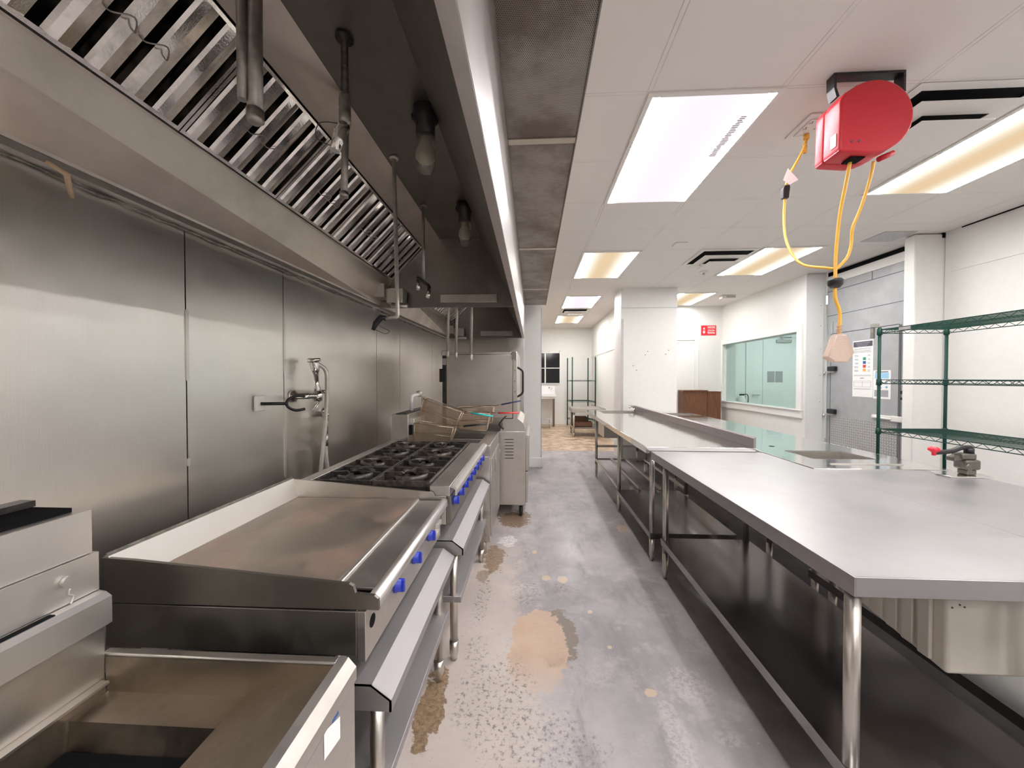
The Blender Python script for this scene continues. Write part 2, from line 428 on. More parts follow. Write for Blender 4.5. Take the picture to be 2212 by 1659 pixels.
struct(B(-1.62, -1.45, 6.2, 12.1, 0, CZ).build('wall_hall_left', 'white'))
struct(B(-1.62, 2.0, 11.97, 12.1, 0, CZ).build('wall_far', 'white'))
struct(B(-1.45, 1.86, 11.945, 11.969, 0, .15, .004).build('baseboard_far', 'whitegloss'))
w = struct(B(1.86, 2.0, 7.3, 11.97, 0, CZ).build('wall_hall_right', 'white'))
MB().box(1.848, 1.859, 7.35, 11.96, 2.115, 2.13).box(1.842, 1.859, 7.35, 11.96, .66, .70, .003).build('rail', 'whitegloss', w)
w = struct(B(1.56, 2.525, 6.75, 7.30, 0, CZ, .004).build('wall_column', 'white'))
B(1.558, 1.60, 6.744, 6.749, 0, 2.5).build('corner_guard', 'greytrim', w)
MB().box(1.561, 2.524, 6.746, 6.749, 2.69, 2.697).build('seam', 'greyink', w)
o = MB()
for x, z in ((1.98, 1.87), (2.02, 1.93), (2.33, 1.88), (2.38, 1.95), (1.83, 1.60), (1.77, 1.68)): o.cyl((x, 6.7495, z), (x, 6.747, z), .008, 8)
o.build('screw_hole', 'ink', w)
# partition closing the cookline
w = struct(B(-1.45, .14, 6.2, 6.35, 0, CZ).build('wall_partition', 'white'))
B(.142, .150, 6.198, 6.352, 0, 2.62).build('corner_guard', 'greytrim', w)
struct(B(-1.44, -.135, 6.19, 6.199, 0, 2.62, .001).build('trim_1', 'wallsteel'))
struct(B(-.135, .165, 6.17, 6.199, 0, .155, .004).build('baseboard_partition', 'whitegloss'))
# right back wall with a white door
w = struct(B(2.0, 4.15, 8.5, 8.62, 0, CZ).build('wall_back_right', 'white'))
d = sempty('door_1', (3.2, 8.5, 0))
MB().box(2.72, 2.80, 8.47, 8.4995, 0, 2.37, .004).box(3.55, 3.63, 8.47, 8.4995, 0, 2.37, .004).box(2.80, 3.55, 8.47, 8.4995, 2.29, 2.37, .004).build('door_frame', 'whitegloss', d)
B(2.802, 3.548, 8.482, 8.4995, .01, 2.285, .003).build('door_panel', 'whitegloss', d)
# right wall with the window
w = MB()
w.box(4.15, 4.42, 5.95, 9.7, 0, .96).box(4.15, 4.42, 5.95, 9.7, 2.20, CZ).box(4.15, 4.42, 5.95, 6.13, .96, 2.20).box(4.15, 4.42, 8.46, 9.7, .96, 2.20)
struct(w.build('wall_window', 'white'))
wn = sempty('window_1', (4.15, 7.3, .96))
f = MB()
f.box(4.12, 4.149, 6.03, 8.56, 2.185, 2.30, .004).box(4.12, 4.149, 6.03, 8.56, .84, .965, .004)
f.box(4.12, 4.149, 6.03, 6.14, .965, 2.185, .004).box(4.12, 4.149, 8.45, 8.56, .965, 2.185, .004)
f.build('window_frame', 'whitegloss', wn)
B(4.10, 4.155, 6.02, 8.57, .955, .975, .004).build('window_sill', 'whitegloss', wn)
B(4.215, 4.223, 6.135, 8.455, .962, 2.198).build('pane', 'glass', wn)
j = struct(B(4.12, 4.37, 5.93, 5.949, 0, CZ-.02).build('trim_2', 'jamb'))
o = MB()
for z in (2.55, 2.25, 1.9, 1.5, 1.1): o.cyl((4.33, 5.931, z), (4.33, 5.925, z), .006, 8)
o.build('rivet', 'greyink', j)
# room behind the window
struct(B(4.42, 7.9, 9.6, 9.7, 0, CZ).build('wall_room_back', 'tealpaint'))
struct(B(7.8, 7.9, 5.95, 9.6, 0, CZ).build('wall_room_side', 'tealpaint'))
struct(B(4.62, 7.9, 5.95, 6.05, 0, CZ).build('wall_room_front', 'tealpaint'))
d = sempty('door_3', (5.9, 9.6, 0))
MB().box(5.25, 5.33, 9.575, 9.5995, 0, 2.5, .003).box(6.6, 6.68, 9.575, 9.5995, 0, 2.5, .003).box(5.25, 6.68, 9.575, 9.5995, 2.45, 2.52, .003).build('door_frame', 'tealpaint', d)
MB().box(5.335, 5.645, 9.585, 9.5995, .01, 2.445).box(5.655, 6.595, 9.585, 9.5995, .01, 2.445).build('door_leaf', 'tealpaint', d)
MB().cyl((5.42, 9.584, 1.05), (5.42, 9.54, 1.05), .012).tube([(5.40, 9.54, 1.05), (5.56, 9.54, 1.05)], .01).build('door_handle', 'greytrim', d)
MB().box(5.95, 6.3, 9.53, 9.584, 2.33, 2.40, .004).tube([(6.1, 9.55, 2.40), (6.0, 9.50, 2.46), (6.3, 9.55, 2.46)], .01, 6).build('door_closer', 'greytrim', d)
o = MB().box(5.76, 5.93, 9.578, 9.584, 1.36, 1.63, .002).box(5.95, 6.12, 9.578, 9.584, 1.36, 1.63, .002)
tag(o.build('door_sign', 'greyink', org=(5.94, 9.58, 1.36)), 'grey double sign on the door seen through the teal window', 'sign')
t = thing('fire_extinguisher', 'fire extinguisher on the back wall behind the teal window', 'extinguisher', (5.115, 9.5, .62))
MB().lathe([(0, 0), (.075, 0), (.08, .02), (.08, .34), (.05, .40), (.02, .42), (0, .42)], (5.115, 9.5, .62)).build('cylinder', 'white', t)
MB().box(5.06, 5.17, 9.48, 9.52, 1.04, 1.075, .004).tube(smooth_path([(5.12, 9.49, 1.05), (5.22, 9.46, 1.06), (5.24, 9.46, .9), (5.20, 9.46, .75)]), .01, 8).build('hose', 'black', t)
# cooler door wall
w = struct(B(4.44, 4.56, 4.50, 5.95, 0, CZ-.06).build('wall_cooler', 'greydoor'))
MB().box(4.437, 4.4395, 4.5, 5.95, 2.385, 2.392).box(4.437, 4.4395, 4.5, 5.95, 2.745, 2.752).box(4.437, 4.4395, 5.20, 5.206, 2.752, 2.86).build('seam', 'ink', w)
B(4.425, 4.4395, 4.5, 5.93, 2.86, 2.97, .003).build('header_strip', 'whitegloss', w)
struct(B(4.445, 4.6, 4.36, 5.95, CZ-.055, CZ-.004).build('trim_3', 'void'))
d = sempty('door_2', (4.42, 5.3, 0))
B(4.405, 4.4395, 4.79, 5.83, .03, 2.11, .004).build('door_leaf', 'greydoor', d)
MB().box(4.425, 4.4395, 5.835, 5.90, 0, 2.3, .003).box(4.425, 4.4395, 4.72, 4.785, 0, 2.38, .003).build('door_frame', 'greydoor', d)
B(4.401, 4.4045, 4.80, 5.82, .04, .90).build('kick_plate', 'diamond', d)
MB().box(4.403, 4.4045, 4.79, 5.83, 2.106, 2.116).box(4.403, 4.4045, 5.826, 5.834, .03, 2.11).box(4.403, 4.4045, 4.786, 4.792, .03, 2.11).build('gasket', 'ink', d)
for z in (.975, 1.60):
    hh = MB().box(4.375, 4.404, 5.73, 5.92, z-.06, z-.035, .003).cyl((4.37, 5.90, z-.09), (4.37, 5.90, z-.05), .014, 10).build('hinge', 'greytrim', d)
    B(4.35, 4.404, 5.70, 5.83, z-.035, z+.035, .012).build('hinge_cover', 'black', hh)
MB().box(4.37, 4.404, 4.70, 4.86, .93, 1.00, .008).box(4.375, 4.404, 4.86, 5.12, .945, .995, .01).tube(fillet([(4.38, 5.09, .975), (4.345, 5.05, .97), (4.345, 4.88, .96), (4.385, 4.83, .96)]), .011, 8).build('door_handle', 'ceilwhite', d)
MB().box(4.40, 4.424, 5.70, 5.74, 2.17, 2.21, .004).box(4.40, 4.424, 5.70, 5.74, 2.23, 2.26, .004).build('thermometer_fitting', 'greytrim', d)
MB().box(4.40, 4.424, 4.73, 4.76, 1.27, 1.31, .003).box(4.40, 4.424, 4.73, 4.76, 1.20, 1.23, .003).build('switch_block', 'black', d)
w = struct(B(4.17, 4.6, 4.37, 4.495, 0, CZ-.01, .012).build('wall_pillar', 'white'))
struct(B(4.47, 4.6, -4.4, 4.36, 0, CZ).build('wall_right', 'white'))
struct(B(4.462, 4.4695, 2.6, 4.30, 2.60, 2.612).build('trim_4', 'white'))
struct(B(4.462, 4.4695, 2.9, 4.2, CZ-.012, CZ-.002).build('trim_5', 'void'))
struct(B(-1.9, 4.6, -4.4, -4.25, 0, CZ).build('wall_behind', 'rearwall'))
# dark night window on the far wall
wn = sempty('window_2', (.4, 11.96, 1.3))
B(-.10, .855, 11.955, 11.9695, 1.31, 2.25).build('pane', 'nightglass', wn)
MB().box(.385, .425, 11.94, 11.9545, 1.31, 2.25).box(-.1, .855, 11.94, 11.9545, 1.765, 1.79).box(.856, .885, 11.94, 11.9695, 1.29, 2.27).box(-.1, .885, 11.93, 11.9695, 1.27, 1.30).box(-.1, .885, 11.945, 11.9695, 2.25, 2.27).build('window_frame', 'whitegloss', wn)
o = MB()
for x in (.28, .52, .84): o.tube([(x, 11.945, 2.27), (x+.01, 11.92, 2.31), (x+.02, 11.93, 2.34)], .006, 6)
o.build('hook', 'greytrim', wn)

# ================================================================ CEILING FITTINGS
def troffer(x0, x1, y0, y1, mat, label, cw=.10):
    mid, core = {'lamp_warm': ('lamp_warm', 'core_warm'), 'lamp_dim': ('lamp_warm', 'core_dim'), 'lamp_far': ('lamp_warm', 'core_far'), 'lamp_mid': ('lamp_warm', 'core_mid'), 'lamp_pink': ('lamp_pink', 'core_pink'), 'lamp_unseen': ('lamp_unseen', 'lamp_unseen')}[mat]
    if mat == 'lamp_pink': cw = .045
    c = ((x0+x1)/2, (y0+y1)/2, CZ)
    t = thing('ceiling_light', label, 'ceiling light', c, 'recessed ceiling lights')
    f = MB()
    f.box(x0-.03, x1+.03, y0-.03, y0, CZ-.012, CZ-.0005, .002).box(x0-.03, x1+.03, y1, y1+.03, CZ-.012, CZ-.0005, .002)
    f.box(x0-.03, x0, y0, y1, CZ-.012, CZ-.0005, .002).box(x1, x1+.03, y0, y1, CZ-.012, CZ-.0005, .002)
    f.build('frame', 'ceilwhite', t)
    d_ = MB().box(x0+cw, x1-cw, y0, y1, CZ-.008, CZ-.001); d_.mi = 1
    d_.box(x0, x0+cw, y0, y1, CZ-.008, CZ-.001).box(x1-cw, x1, y0, y1, CZ-.008, CZ-.001)
    d_.build('diffuser', [mid, core], t)
    return t
tl = troffer(.672, 1.347, 2.175, 3.45, 'lamp_pink', 'large pink-tinted light panel nearest the camera, left of the red cord reel')
o = MB(); r = random.Random(3)
for i in range(26):
    y = 2.36 + i*.016; o.box(1.255-r.random()*.012, 1.275+r.random()*.014, y, y+.007, CZ-.0095, CZ-.0081)
o.build('printed_mark', 'greyink', tl)
troffer(2.855, 3.49, 2.16, 3.41, 'lamp_warm', 'warm light panel at the right edge, right of the red cord reel')
troffer(.655, 1.325, 4.80, 6.01, 'lamp_dim', 'warm light panel in the middle distance above the aisle')
troffer(2.815, 3.475, 4.745, 5.95, 'lamp_warm', 'warm light panel behind the dangling yellow cord, beside a dark vent')
troffer(.665, 1.305, 7.33, 8.535, 'lamp_pink', 'pinkish white light panel beside the hallway vent')
troffer(.655, 1.28, 9.63, 10.82, 'lamp_far', 'small warm light panel farthest away in the back hall')
troffer(2.72, 3.38, 7.18, 8.32, 'lamp_mid', 'warm light panel partly hidden behind the white column')
for x0, y0 in ((.672, -.45), (2.855, -.45), (.672, -3.0), (2.855, -3.0)):  # unseen panels added to light the room from behind the camera
    tr = troffer(x0, x0+.65, y0, y0+1.25, 'lamp_unseen', 'unseen white light panel added behind the camera')
tr = troffer(5.6, 6.25, 7.2, 8.4, 'lamp_unseen', 'unseen light panel added to light the room behind the teal window')  # unseen panel added to brighten what shows through the glass

def vent(x0, x1, y0, y1, label, mat='ceilwhite'):
    c = ((x0+x1)/2, (y0+y1)/2, CZ); t = thing('ceiling_vent', label, 'air vent', c, 'square ceiling vents')
    B(x0+.02, x1-.02, y0+.02, y1-.02, CZ-.002, CZ-.0005).build('duct_opening', 'void', t)
    def ring(o, a, b, z0, z1):
        # sloped square cone ring between inset a (z0) and inset b (z1)
        A = [(x0+a, y0+a), (x1-a, y0+a), (x1-a, y1-a), (x0+a, y1-a)]; Bq = [(x0+b, y0+b), (x1-b, y0+b), (x1-b, y1-b), (x0+b, y1-b)]
        for i in range(4):
            p, q = A[i], A[(i+1) % 4]; r_, s_ = Bq[(i+1) % 4], Bq[i]
            o.quad((*p, z0), (*q, z0), (*r_, z1), (*s_, z1)); o.quad((*p, z0+.004), (*q, z0+.004), (*r_, z1+.004), (*s_, z1+.004))
            o.quad((*p, z0), (*q, z0), (*q, z0+.004), (*p, z0+.004)); o.quad((*s_, z1), (*r_, z1), (*r_, z1+.004), (*s_, z1+.004))
    f = MB(); ring(f, 0, .045, CZ-.007, CZ-.013); f.build('frame', mat, t)
    l = MB(); ring(l, .060, .165, CZ-.062, CZ-.070); l.build('louvre', mat, t)
    B(x0+.150, x1-.150, y0+.150, y1-.150, CZ-.114, CZ-.106, .002).build('centre_plate', mat, t)
vent(2.075, 2.77, 2.155, 2.79, 'large dark-slotted square vent beside the red cord reel')
vent(2.075, 2.77, 4.76, 5.39, 'square vent with dark slots in the middle of the ceiling')
vent(.67, 1.30, 8.62, 9.2, 'square vent over the hallway between two light panels')
tag(B(1.66, 1.80, 4.50, 4.62, CZ-.015, CZ-.0005, .004).build('ceiling_plate', 'ceilwhite', org=(1.73, 4.56, CZ)), 'small white rectangular cover plate on the ceiling', 'cover plate')
t = thing('sprinkler_head', 'round white sprinkler head on the ceiling beyond the middle vent', 'sprinkler', (2.537, 5.77, CZ))
MB().lathe([(0, 0), (.06, 0), (.06, -.008), (.03, -.014), (0, -.014)], (2.537, 5.77, CZ-.001)).build('escutcheon', 'ceilwhite', t)
MB().lathe([(0, 0), (.012, 0), (.012, -.02), (.02, -.03), (0, -.035)], (2.537, 5.77, CZ-.0155)).build('deflector', 'greytrim', t)
t = thing('emergency_light', 'small white box light on the ceiling near the red sign', 'emergency light', (3.74, 7.47, CZ))
B(3.60, 3.86, 7.40, 7.52, CZ-.06, CZ-.001, .008).build('housing', 'ceilwhite', t)
B(3.68, 3.84, 7.385, 7.399, CZ-.05, CZ-.015, .004).build('lens', 'greytrim', t)
tag(B(3.79, 4.13, 4.30, 4.60, CZ-.008, CZ-.0005, .002).build('access_panel', 'greytrim', org=(3.96, 4.45, CZ)), 'grey access panel in the ceiling near the white pillar', 'panel')

# ================================================================ HOODS
FB = (-1.22, 2.314); FT = (-.951, 2.583); HC = 2.66
fd = Vector((FT[0]-FB[0], 0, FT[1]-FB[1])); FL = fd.length; fd.normalize(); fn = Vector((fd.z, 0, -fd.x))
def floc(s_, t_, h_): return (FB[0]+fd.x*s_+fn.x*h_, t_, FB[1]+fd.z*s_+fn.z*h_)
def filt(parent, y0, y1):
    o = MB()
    xf = lambda x, y, z: floc(x, y, z)
    o.box(0, FL, y0+.002, y0+.014, -.05, .004, xf=xf).box(0, FL, y1-.014, y1-.002, -.05, .004, xf=xf)
    o.box(0, .012, y0+.014, y1-.014, -.05, .002, xf=xf).box(FL-.012, FL, y0+.014, y1-.014, -.05, .002, xf=xf)
    n = 5; p = (y1-y0-.028)/n
    for k in range(n):
        a = y0+.014+k*p+.012; w_ = p-.025
        prof = [(a, -.03), (a+.001, -.006), (a+w_*.14, .002), (a+w_*.44, .008), (a+w_*.47, .005), (a+w_*.97, -.005), (a+w_, -.03), (a+w_-.002, -.03), (a+w_*.96, -.009), (a+w_*.5, -.004), (a+.004, -.009), (a+.002, -.03)]
        A = [o.bm.verts.new(floc(.012, q[0], q[1])) for q in prof]; Bv = [o.bm.verts.new(floc(FL-.012, q[0], q[1])) for q in prof]
        for i in range(len(prof)):
            j2 = (i+1) % len(prof); o._f([A[i], Bv[i], Bv[j2], A[j2]])
    fo = o.build('baffle_filter', 'filtersteel', parent)
    b2 = MB().box(.012, FL-.012, y0+.014, y1-.014, -.05, -.046, xf=xf); b2.build('back_baffle', 'void', fo)
    yc = (y0+y1)/2; h = MB()
    for dy in (-.045, .045):
        h.tube(smooth_path([floc(FL*.42, yc+dy-.035, .006), floc(FL*.42, yc+dy-.03, .03), floc(FL*.50, yc+dy, .045), floc(FL*.42, yc+dy+.03, .03), floc(FL*.42, yc+dy+.035, .006)], 4), .0022, 5)
    h.build('wire_handle', 'greypipe', fo)
def hood(y0, y1, n0, n1, label, ends, yoff=0):
    t = thing('exhaust_hood', label, 'exhaust hood', (-.75, y0, 2.07))
    def prof(y):
        w_ = xw(y)+.002
        return [(-.124, 2.07), (-.124, 2.93), (w_, 2.93), (w_, 2.085), (w_+.045, 2.07), (w_+.05, 2.072), (w_+.052, 2.088),
                (FB[0]+.002, FB[1]-.012), (FB[0]-.045, FB[1]+.02), (FT[0]-.045, FT[1]+.05), (FT[0]+.002, FT[1]+.012), (-.80, HC), (-.446, HC), (-.158, 2.095), (-.158, 2.07)]
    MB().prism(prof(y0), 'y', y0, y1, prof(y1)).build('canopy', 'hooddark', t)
    MB().prism([(xw(y0)+.0555, 2.089), (xw(y0)+.058, 2.088), (FB[0]+.005, FB[1]-.012), (FB[0]+.0025, FB[1]-.011)], 'y', y0, y1-.031,
               [(xw(y1)+.0555, 2.089), (xw(y1)+.058, 2.088), (FB[0]+.005, FB[1]-.012), (FB[0]+.0025, FB[1]-.011)]).build('rear_panel', 'hoodsteel', t)
    MB().prism([(FT[0]+.004, FT[1]+.010), (-.798, HC-.002), (-.80, HC-.0005), (FT[0]+.0025, FT[1]+.0125)], 'y', y0, y1-.031).build('upper_panel', 'hoodsteel', t)
    MB().box(-.1235, -.122, y0, y1, 2.069, 2.614).build('fascia', 'steel', t)
    MB().box(-.158, -.1236, y0, y1, 2.066, 2.0695).build('front_lip', 'eqsteel', t)
    # grease gutter along the wall
    MB().prism([(xw(y0)+.003, 2.066), (xw(y0)+.055, 2.066), (xw(y0)+.055, 2.086), (xw(y0)+.0525, 2.086), (xw(y0)+.052, 2.069), (xw(y0)+.003, 2.069)], 'y', y0, y1-.01,
               [(xw(y1)+.003, 2.066), (xw(y1)+.055, 2.066), (xw(y1)+.055, 2.086), (xw(y1)+.0525, 2.086), (xw(y1)+.052, 2.069), (xw(y1)+.003, 2.069)]).build('grease_gutter', 'eqsteel', t)
    r = random.Random(5); P = []; y = y0+.02
    while y < y1-.05:
        P.append((xw(y)+.008+r.random()*.004, y, 2.056+r.random()*.008)); y += .05
    MB().tube(P, [.002+r.random()*.005 for _ in P], 6).build('sealant_bead', 'caulk', t)
    y = n0
    while y < n1-.3:
        filt(t, y, y+.49); y += .49
    w_ = xw(y1)+.002
    ep = [(-.126, 2.072), (-.126, 2.12), (-.44, HC-.002), (-.80, HC-.002), (FT[0]+.004, FT[1]+.010), (FB[0]+.004, FB[1]-.010), (w_+.05, 2.12), (w_+.05, 2.072)]
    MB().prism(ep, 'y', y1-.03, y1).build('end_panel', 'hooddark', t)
    B(-.785, -.30, y1-.055, y1-.031, 2.105, 2.175, .003).build('end_bracket', 'eqsteel', t)
    c = MB().prism([(w_+.055, 2.13), (w_+.16, 2.13), (w_+.16, 2.24), (w_+.055, 2.24)], 'y', y1-.20, y1-.05).build('cup_bracket', 'eqsteel', t)
    MB().prism([(w_+.165, 2.085), (w_+.30, 2.085), (w_+.31, 2.21), (w_+.155, 2.21)], 'y', y1-.17, y1-.06, bev=.008).cyl((w_+.20, y1-.14, 2.065), (w_+.34, y1-.14, 2.065), .022, 12).build('grease_cup', 'eqsteel', t)
    return t
hood(-1.2, 3.25, -.71, 3.25, 'long greasy stainless exhaust hood over griddle and burners, nearer of two', True)
hood(3.26, 5.75, 3.75, 5.75, 'far stainless exhaust hood over the fryer and oven', True)

def lampfix(x, y, z, label):
    t = thing('hood_lamp', label, 'hood lamp', (x, y, z), 'vapour-proof hood lamps')
    MB().lathe([(0, 0), (.055, 0), (.055, -.05), (.042, -.06), (.042, -.12), (.0, -.12)], (x, y, z)).cyl((x-.06, y, z-.03), (x-.03, y, z-.03), .014).build('lamp_base', 'black', t)
    MB().lathe([(.042, -.121), (.044, -.14), (.044, -.24), (.036, -.27), (.02, -.285), (0, -.29)], (x, y, z)).build('glass_jar', 'jar', t)
    MB().lathe([(.0, -.13), (.014, -.13), (.014, -.155), (.027, -.185), (.028, -.215), (.018, -.238), (0, -.245)], (x, y, z), n=16).build('bulb', 'bulb', t)
lampfix(-.478, 1.68, HC, 'caged black hood lamp with a glass jar nearest the camera')
lampfix(-.468, 2.60, HC, 'farther black hood lamp with a glass jar, near the hood end')
# fire-suppression drops
def pipe_thing(label, parts, loc):
    t = thing('suppression_pipe', label, 'pipe', loc, 'fire suppression pipes under the hoods')
    for nm, mb, mt in parts: mb.build(nm, mt, t)
    return t
pipe_thing('thick pair of grey conduits dropping in front of the near filters', [
    ('conduit', MB().tube([(-.79, 1.05, HC-.001), (-.80, 1.06, 2.235)], .020, 12), 'greypipe'),
    ('conduit', MB().tube([(-.815, 1.03, 2.654), (-.822, 1.04, 2.25)], .013, 12), 'greypipe'),
    ('fitting', MB().lathe([(0, 0), (.023, 0), (.023, -.03), (.012, -.04), (0, -.04)], (-.80, 1.06, 2.234)), 'greypipe')], (-.80, 1.06, HC))
pipe_thing('dark pipe with a chrome angled nozzle in front of the filters', [
    ('drop_pipe', MB().lathe([(0, 0), (.030, 0), (.030, -.012), (.012, -.02), (.012, -.20), (0, -.20)], (-.66, 1.31, HC-.001), n=14), 'darkpipe'),
    ('coupling', MB().lathe([(0, 0), (.018, 0), (.021, -.015), (.021, -.045), (.018, -.05), (.021, -.058), (.021, -.10), (0, -.105)], (-.66, 1.31, 2.458), n=8), 'greypipe'),
    ('nozzle', MB().tube([(-.66, 1.31, 2.352), (-.672, 1.302, 2.325), (-.69, 1.295, 2.255)], [.019, .021, .017], 12), 'chrome'),
    ('wire', MB().tube(smooth_path([(-.68, 1.295, 2.35), (-.73, 1.27, 2.335), (-.74, 1.27, 2.285), (-.69, 1.29, 2.265)]), .0016, 5), 'darkpipe')], (-.66, 1.31, HC))
pipe_thing('thin grey conduit ending in front of the filters behind the chrome nozzle', [
    ('drop_pipe', MB().tube([(-.785, 1.57, HC-.001), (-.80, 1.575, 2.24)], .0145, 12), 'greypipe'),
    ('end_collar', MB().lathe([(0, 0), (.018, 0), (.018, -.02), (0, -.02)], (-.80, 1.575, 2.25)), 'greypipe')], (-.785, 1.57, HC))
pipe_thing('long pale pipe drop with an elbow and black nozzle over the range', [
    ('drop_pipe', MB().tube(fillet([(-.752, 2.03, HC-.001), (-.757, 2.09, 1.83), (-.757, 2.09, 1.805), (-.83, 2.09, 1.798)], .02), .0112, 12), 'ltpipe'),
    ('ceiling_flange', MB().lathe([(0, 0), (.024, 0), (.024, -.011), (0, -.011)], (-.752, 2.03, HC-.001)), 'ltpipe'),
    ('nozzle', MB().tube([(-.825, 2.09, 1.798), (-.852, 2.09, 1.804), (-.88, 2.08, 1.765), (-.893, 2.075, 1.73)], [.0145, .017, .016, .010], 10), 'black'),
    ('wire', MB().tube(smooth_path([(-.872, 2.075, 1.765), (-.83, 2.065, 1.74), (-.795, 2.065, 1.722), (-.82, 2.065, 1.708), (-.885, 2.065, 1.735)]), .0014, 5), 'darkpipe')], (-.752, 2.05, HC))
pipe_thing('grey pipe drop with a tee arm and two chrome nozzles by the hood end', [
    ('drop_pipe', MB().cyl((-.757, 2.60, HC-.001), (-.757, 2.60, 2.15), .0105, 12).cyl((-.757, 2.60, HC-.001), (-.757, 2.60, HC-.014), .023), 'greypipe'),
    ('tee_arm', MB().tube(fillet([(-.82, 2.69, 2.155), (-.82, 2.672, 2.182), (-.766, 2.60, 2.137), (-.694, 2.51, 2.079), (-.69, 2.50, 2.043)], .02), .0125, 10), 'black'),
    ('nozzle', MB().cyl((-.82, 2.69, 2.155), (-.824, 2.69, 2.097), .012, 10), 'chrome'),
    ('nozzle', MB().cyl((-.69, 2.50, 2.043), (-.699, 2.492, 1.998), .012, 10), 'chrome')], (-.757, 2.6, HC))
for k, (xa, za, xb, zb, lb) in enumerate(((-.80, HC, -.815, 1.665, 'leftmost of three pale pipes hanging over the fryer'), (-.71, HC, -.735, 1.655, 'middle of three pale pipes hanging over the fryer'),
                               (-.575, HC, -.588, 1.635, 'rightmost of three pale pipes hanging over the fryer'))):
    P = [('drop_pipe', MB().cyl((xa, 3.62, za), (xb, 3.60, zb+.06), .0125, 10), 'ltpipe'), ('nozzle', MB().lathe([(0, 0), (.012, 0), (.016, .015), (.016, .05), (.012, .065), (0, .065)], (xb, 3.60, zb-.003)), 'ltpipe')]
    if k == 0: P.append(('wire', MB().tube(smooth_path([(xb, 3.6, zb+.06), (xb-.05, 3.6, zb+.06), (xb-.06, 3.6, zb+.02), (xb-.03, 3.6, zb), (xb, 3.6, zb)]), .0018, 5), 'darkpipe'))
    pipe_thing(lb, P, (xa, 3.62, za))
# make-up air plenum
t = thing('air_plenum', 'long perforated make-up air plenum hanging beside the hoods', 'plenum', (.04, 2.5, 2.62))
MB().box(-.122, .212, -1.2, 6.04, 2.64, CZ-.002).build('duct_body', 'hoodsteel', t)
ys = [-1.2, .35, 1.86, 3.40, 4.93, 6.04]
for a, b in zip(ys, ys[1:]):
    B(-.118, .208, a+.012, b-.012, 2.624, 2.639).build('perforated_panel', 'perf', t)
for y in ys[1:-1]: MB().box(-.12, .21, y-.0115, y+.030, 2.618, 2.6235).build('joint_strip', 'hoodsteel', t)
MB().box(-.122, -.1185, -1.2, 6.04, 2.615, 2.64).box(.2085, .214, -1.2, 6.04, 2.615, 2.64).build('edge_flange', 'darksteel', t)
# wooden stick under the gutter
tag(MB().tube([(xw(1.0)+.075, .985, 2.062), (xw(1.0)+.09, 1.02, 2.045), (xw(1.05)+.05, 1.062, 2.0)], [.006, .008, .006], 8).build('wooden_stick', 'stone', org=(-1.35, 1.0, 2.05)), 'short tan wooden stick poking out under the hood gutter', 'stick')

# ================================================================ WALL SPRAY HOSE
X0 = xw(1.9)
t = thing('hose_hook', 'black forked hose hook on a white wall plate', 'hook', (X0, 1.862, 1.33))
B(X0+.001, X0+.014, 1.825, 1.90, 1.29, 1.37, .006).build('wall_plate', 'whitegloss', t)
a = Vector((X0+.014, 1.862, 1.329)); b = Vector((X0+.10, 1.94, 1.325)); dr = Vector((.05, .11, 0)).normalized()
MB().cyl(tuple(a), tuple(b), .0085, 10).tube(smooth_path([tuple(b+dr*.10+Vector((0, 0, .035))), tuple(b+dr*.05+Vector((0, 0, .038))), tuple(b+dr*.01+Vector((0, 0, .022))), tuple(b), tuple(b+dr*.01-Vector((0, 0, .022))), tuple(b+dr*.05-Vector((0, 0, .04))), tuple(b+dr*.10-Vector((0, 0, .036)))], 6), .0075, 8).build('fork', 'black', t)
X0 = xw(2.2)
t = thing('spray_hose', 'chrome pot-filler spray with grey hose on the steel wall', 'spray hose', (X0, 2.15, 1.35))
MB().lathe([(0, 0), (.036, 0), (.034, .014), (.017, .024), (.017, .10), (.0, .10)], (X0+.001, 2.13, 1.355), (1, 0, 0)).tube([(X0+.06, 2.13, 1.355), (X0+.09, 2.235, 1.352)], .018, 12).lathe([(0, -.034), (.024, -.032), (.029, 0), (.024, .032), (0, .034)], (X0+.09, 2.238, 1.352)).build('wall_fitting', 'chrome', t)
MB().tube([(X0+.09, 2.236, 1.37), (X0+.088, 2.236, 1.40), (X0+.085, 2.232, 1.42), (X0+.083, 2.232, 1.495)], [.019, .019, .015, .014], 12).build('riser', 'chrome', t)
MB().tube([(X0+.083, 2.232, 1.488), (X0+.081, 2.23, 1.515), (X0+.078, 2.225, 1.55), (X0+.077, 2.225, 1.558), (X0+.076, 2.224, 1.56), (X0+.075, 2.223, 1.58)], [.015, .024, .026, .026, .037, .037], 16).build('spray_head', 'chrome', t)
MB().tube([(X0+.10, 2.235, 1.33), (X0+.085, 2.185, 1.26)], .005, 8).tube([(X0+.10, 2.245, 1.33), (X0+.09, 2.20, 1.255)], .005, 8).build('lever', 'chrome', t)
MB().tube(smooth_path([(X0+.085, 2.238, 1.55), (X0+.12, 2.272, 1.51), (X0+.125, 2.28, 1.42), (X0+.115, 2.28, 1.2), (X0+.10, 2.27, 1.0), (X0+.09, 2.262, .86), (X0+.085, 2.275, .80), (X0+.08, 2.34, .77), (X0+.07, 2.385, .84), (X0+.062, 2.38, .93), (X0+.058, 2.375, 1.03)], 8), .0125, 12).build('hose', 'ltpipe', t)
MB().tube([(X0+.058, 2.375, 1.02), (X0+.058, 2.378, 1.10)], .017, 12).build('hose_collar', 'greypipe', t)
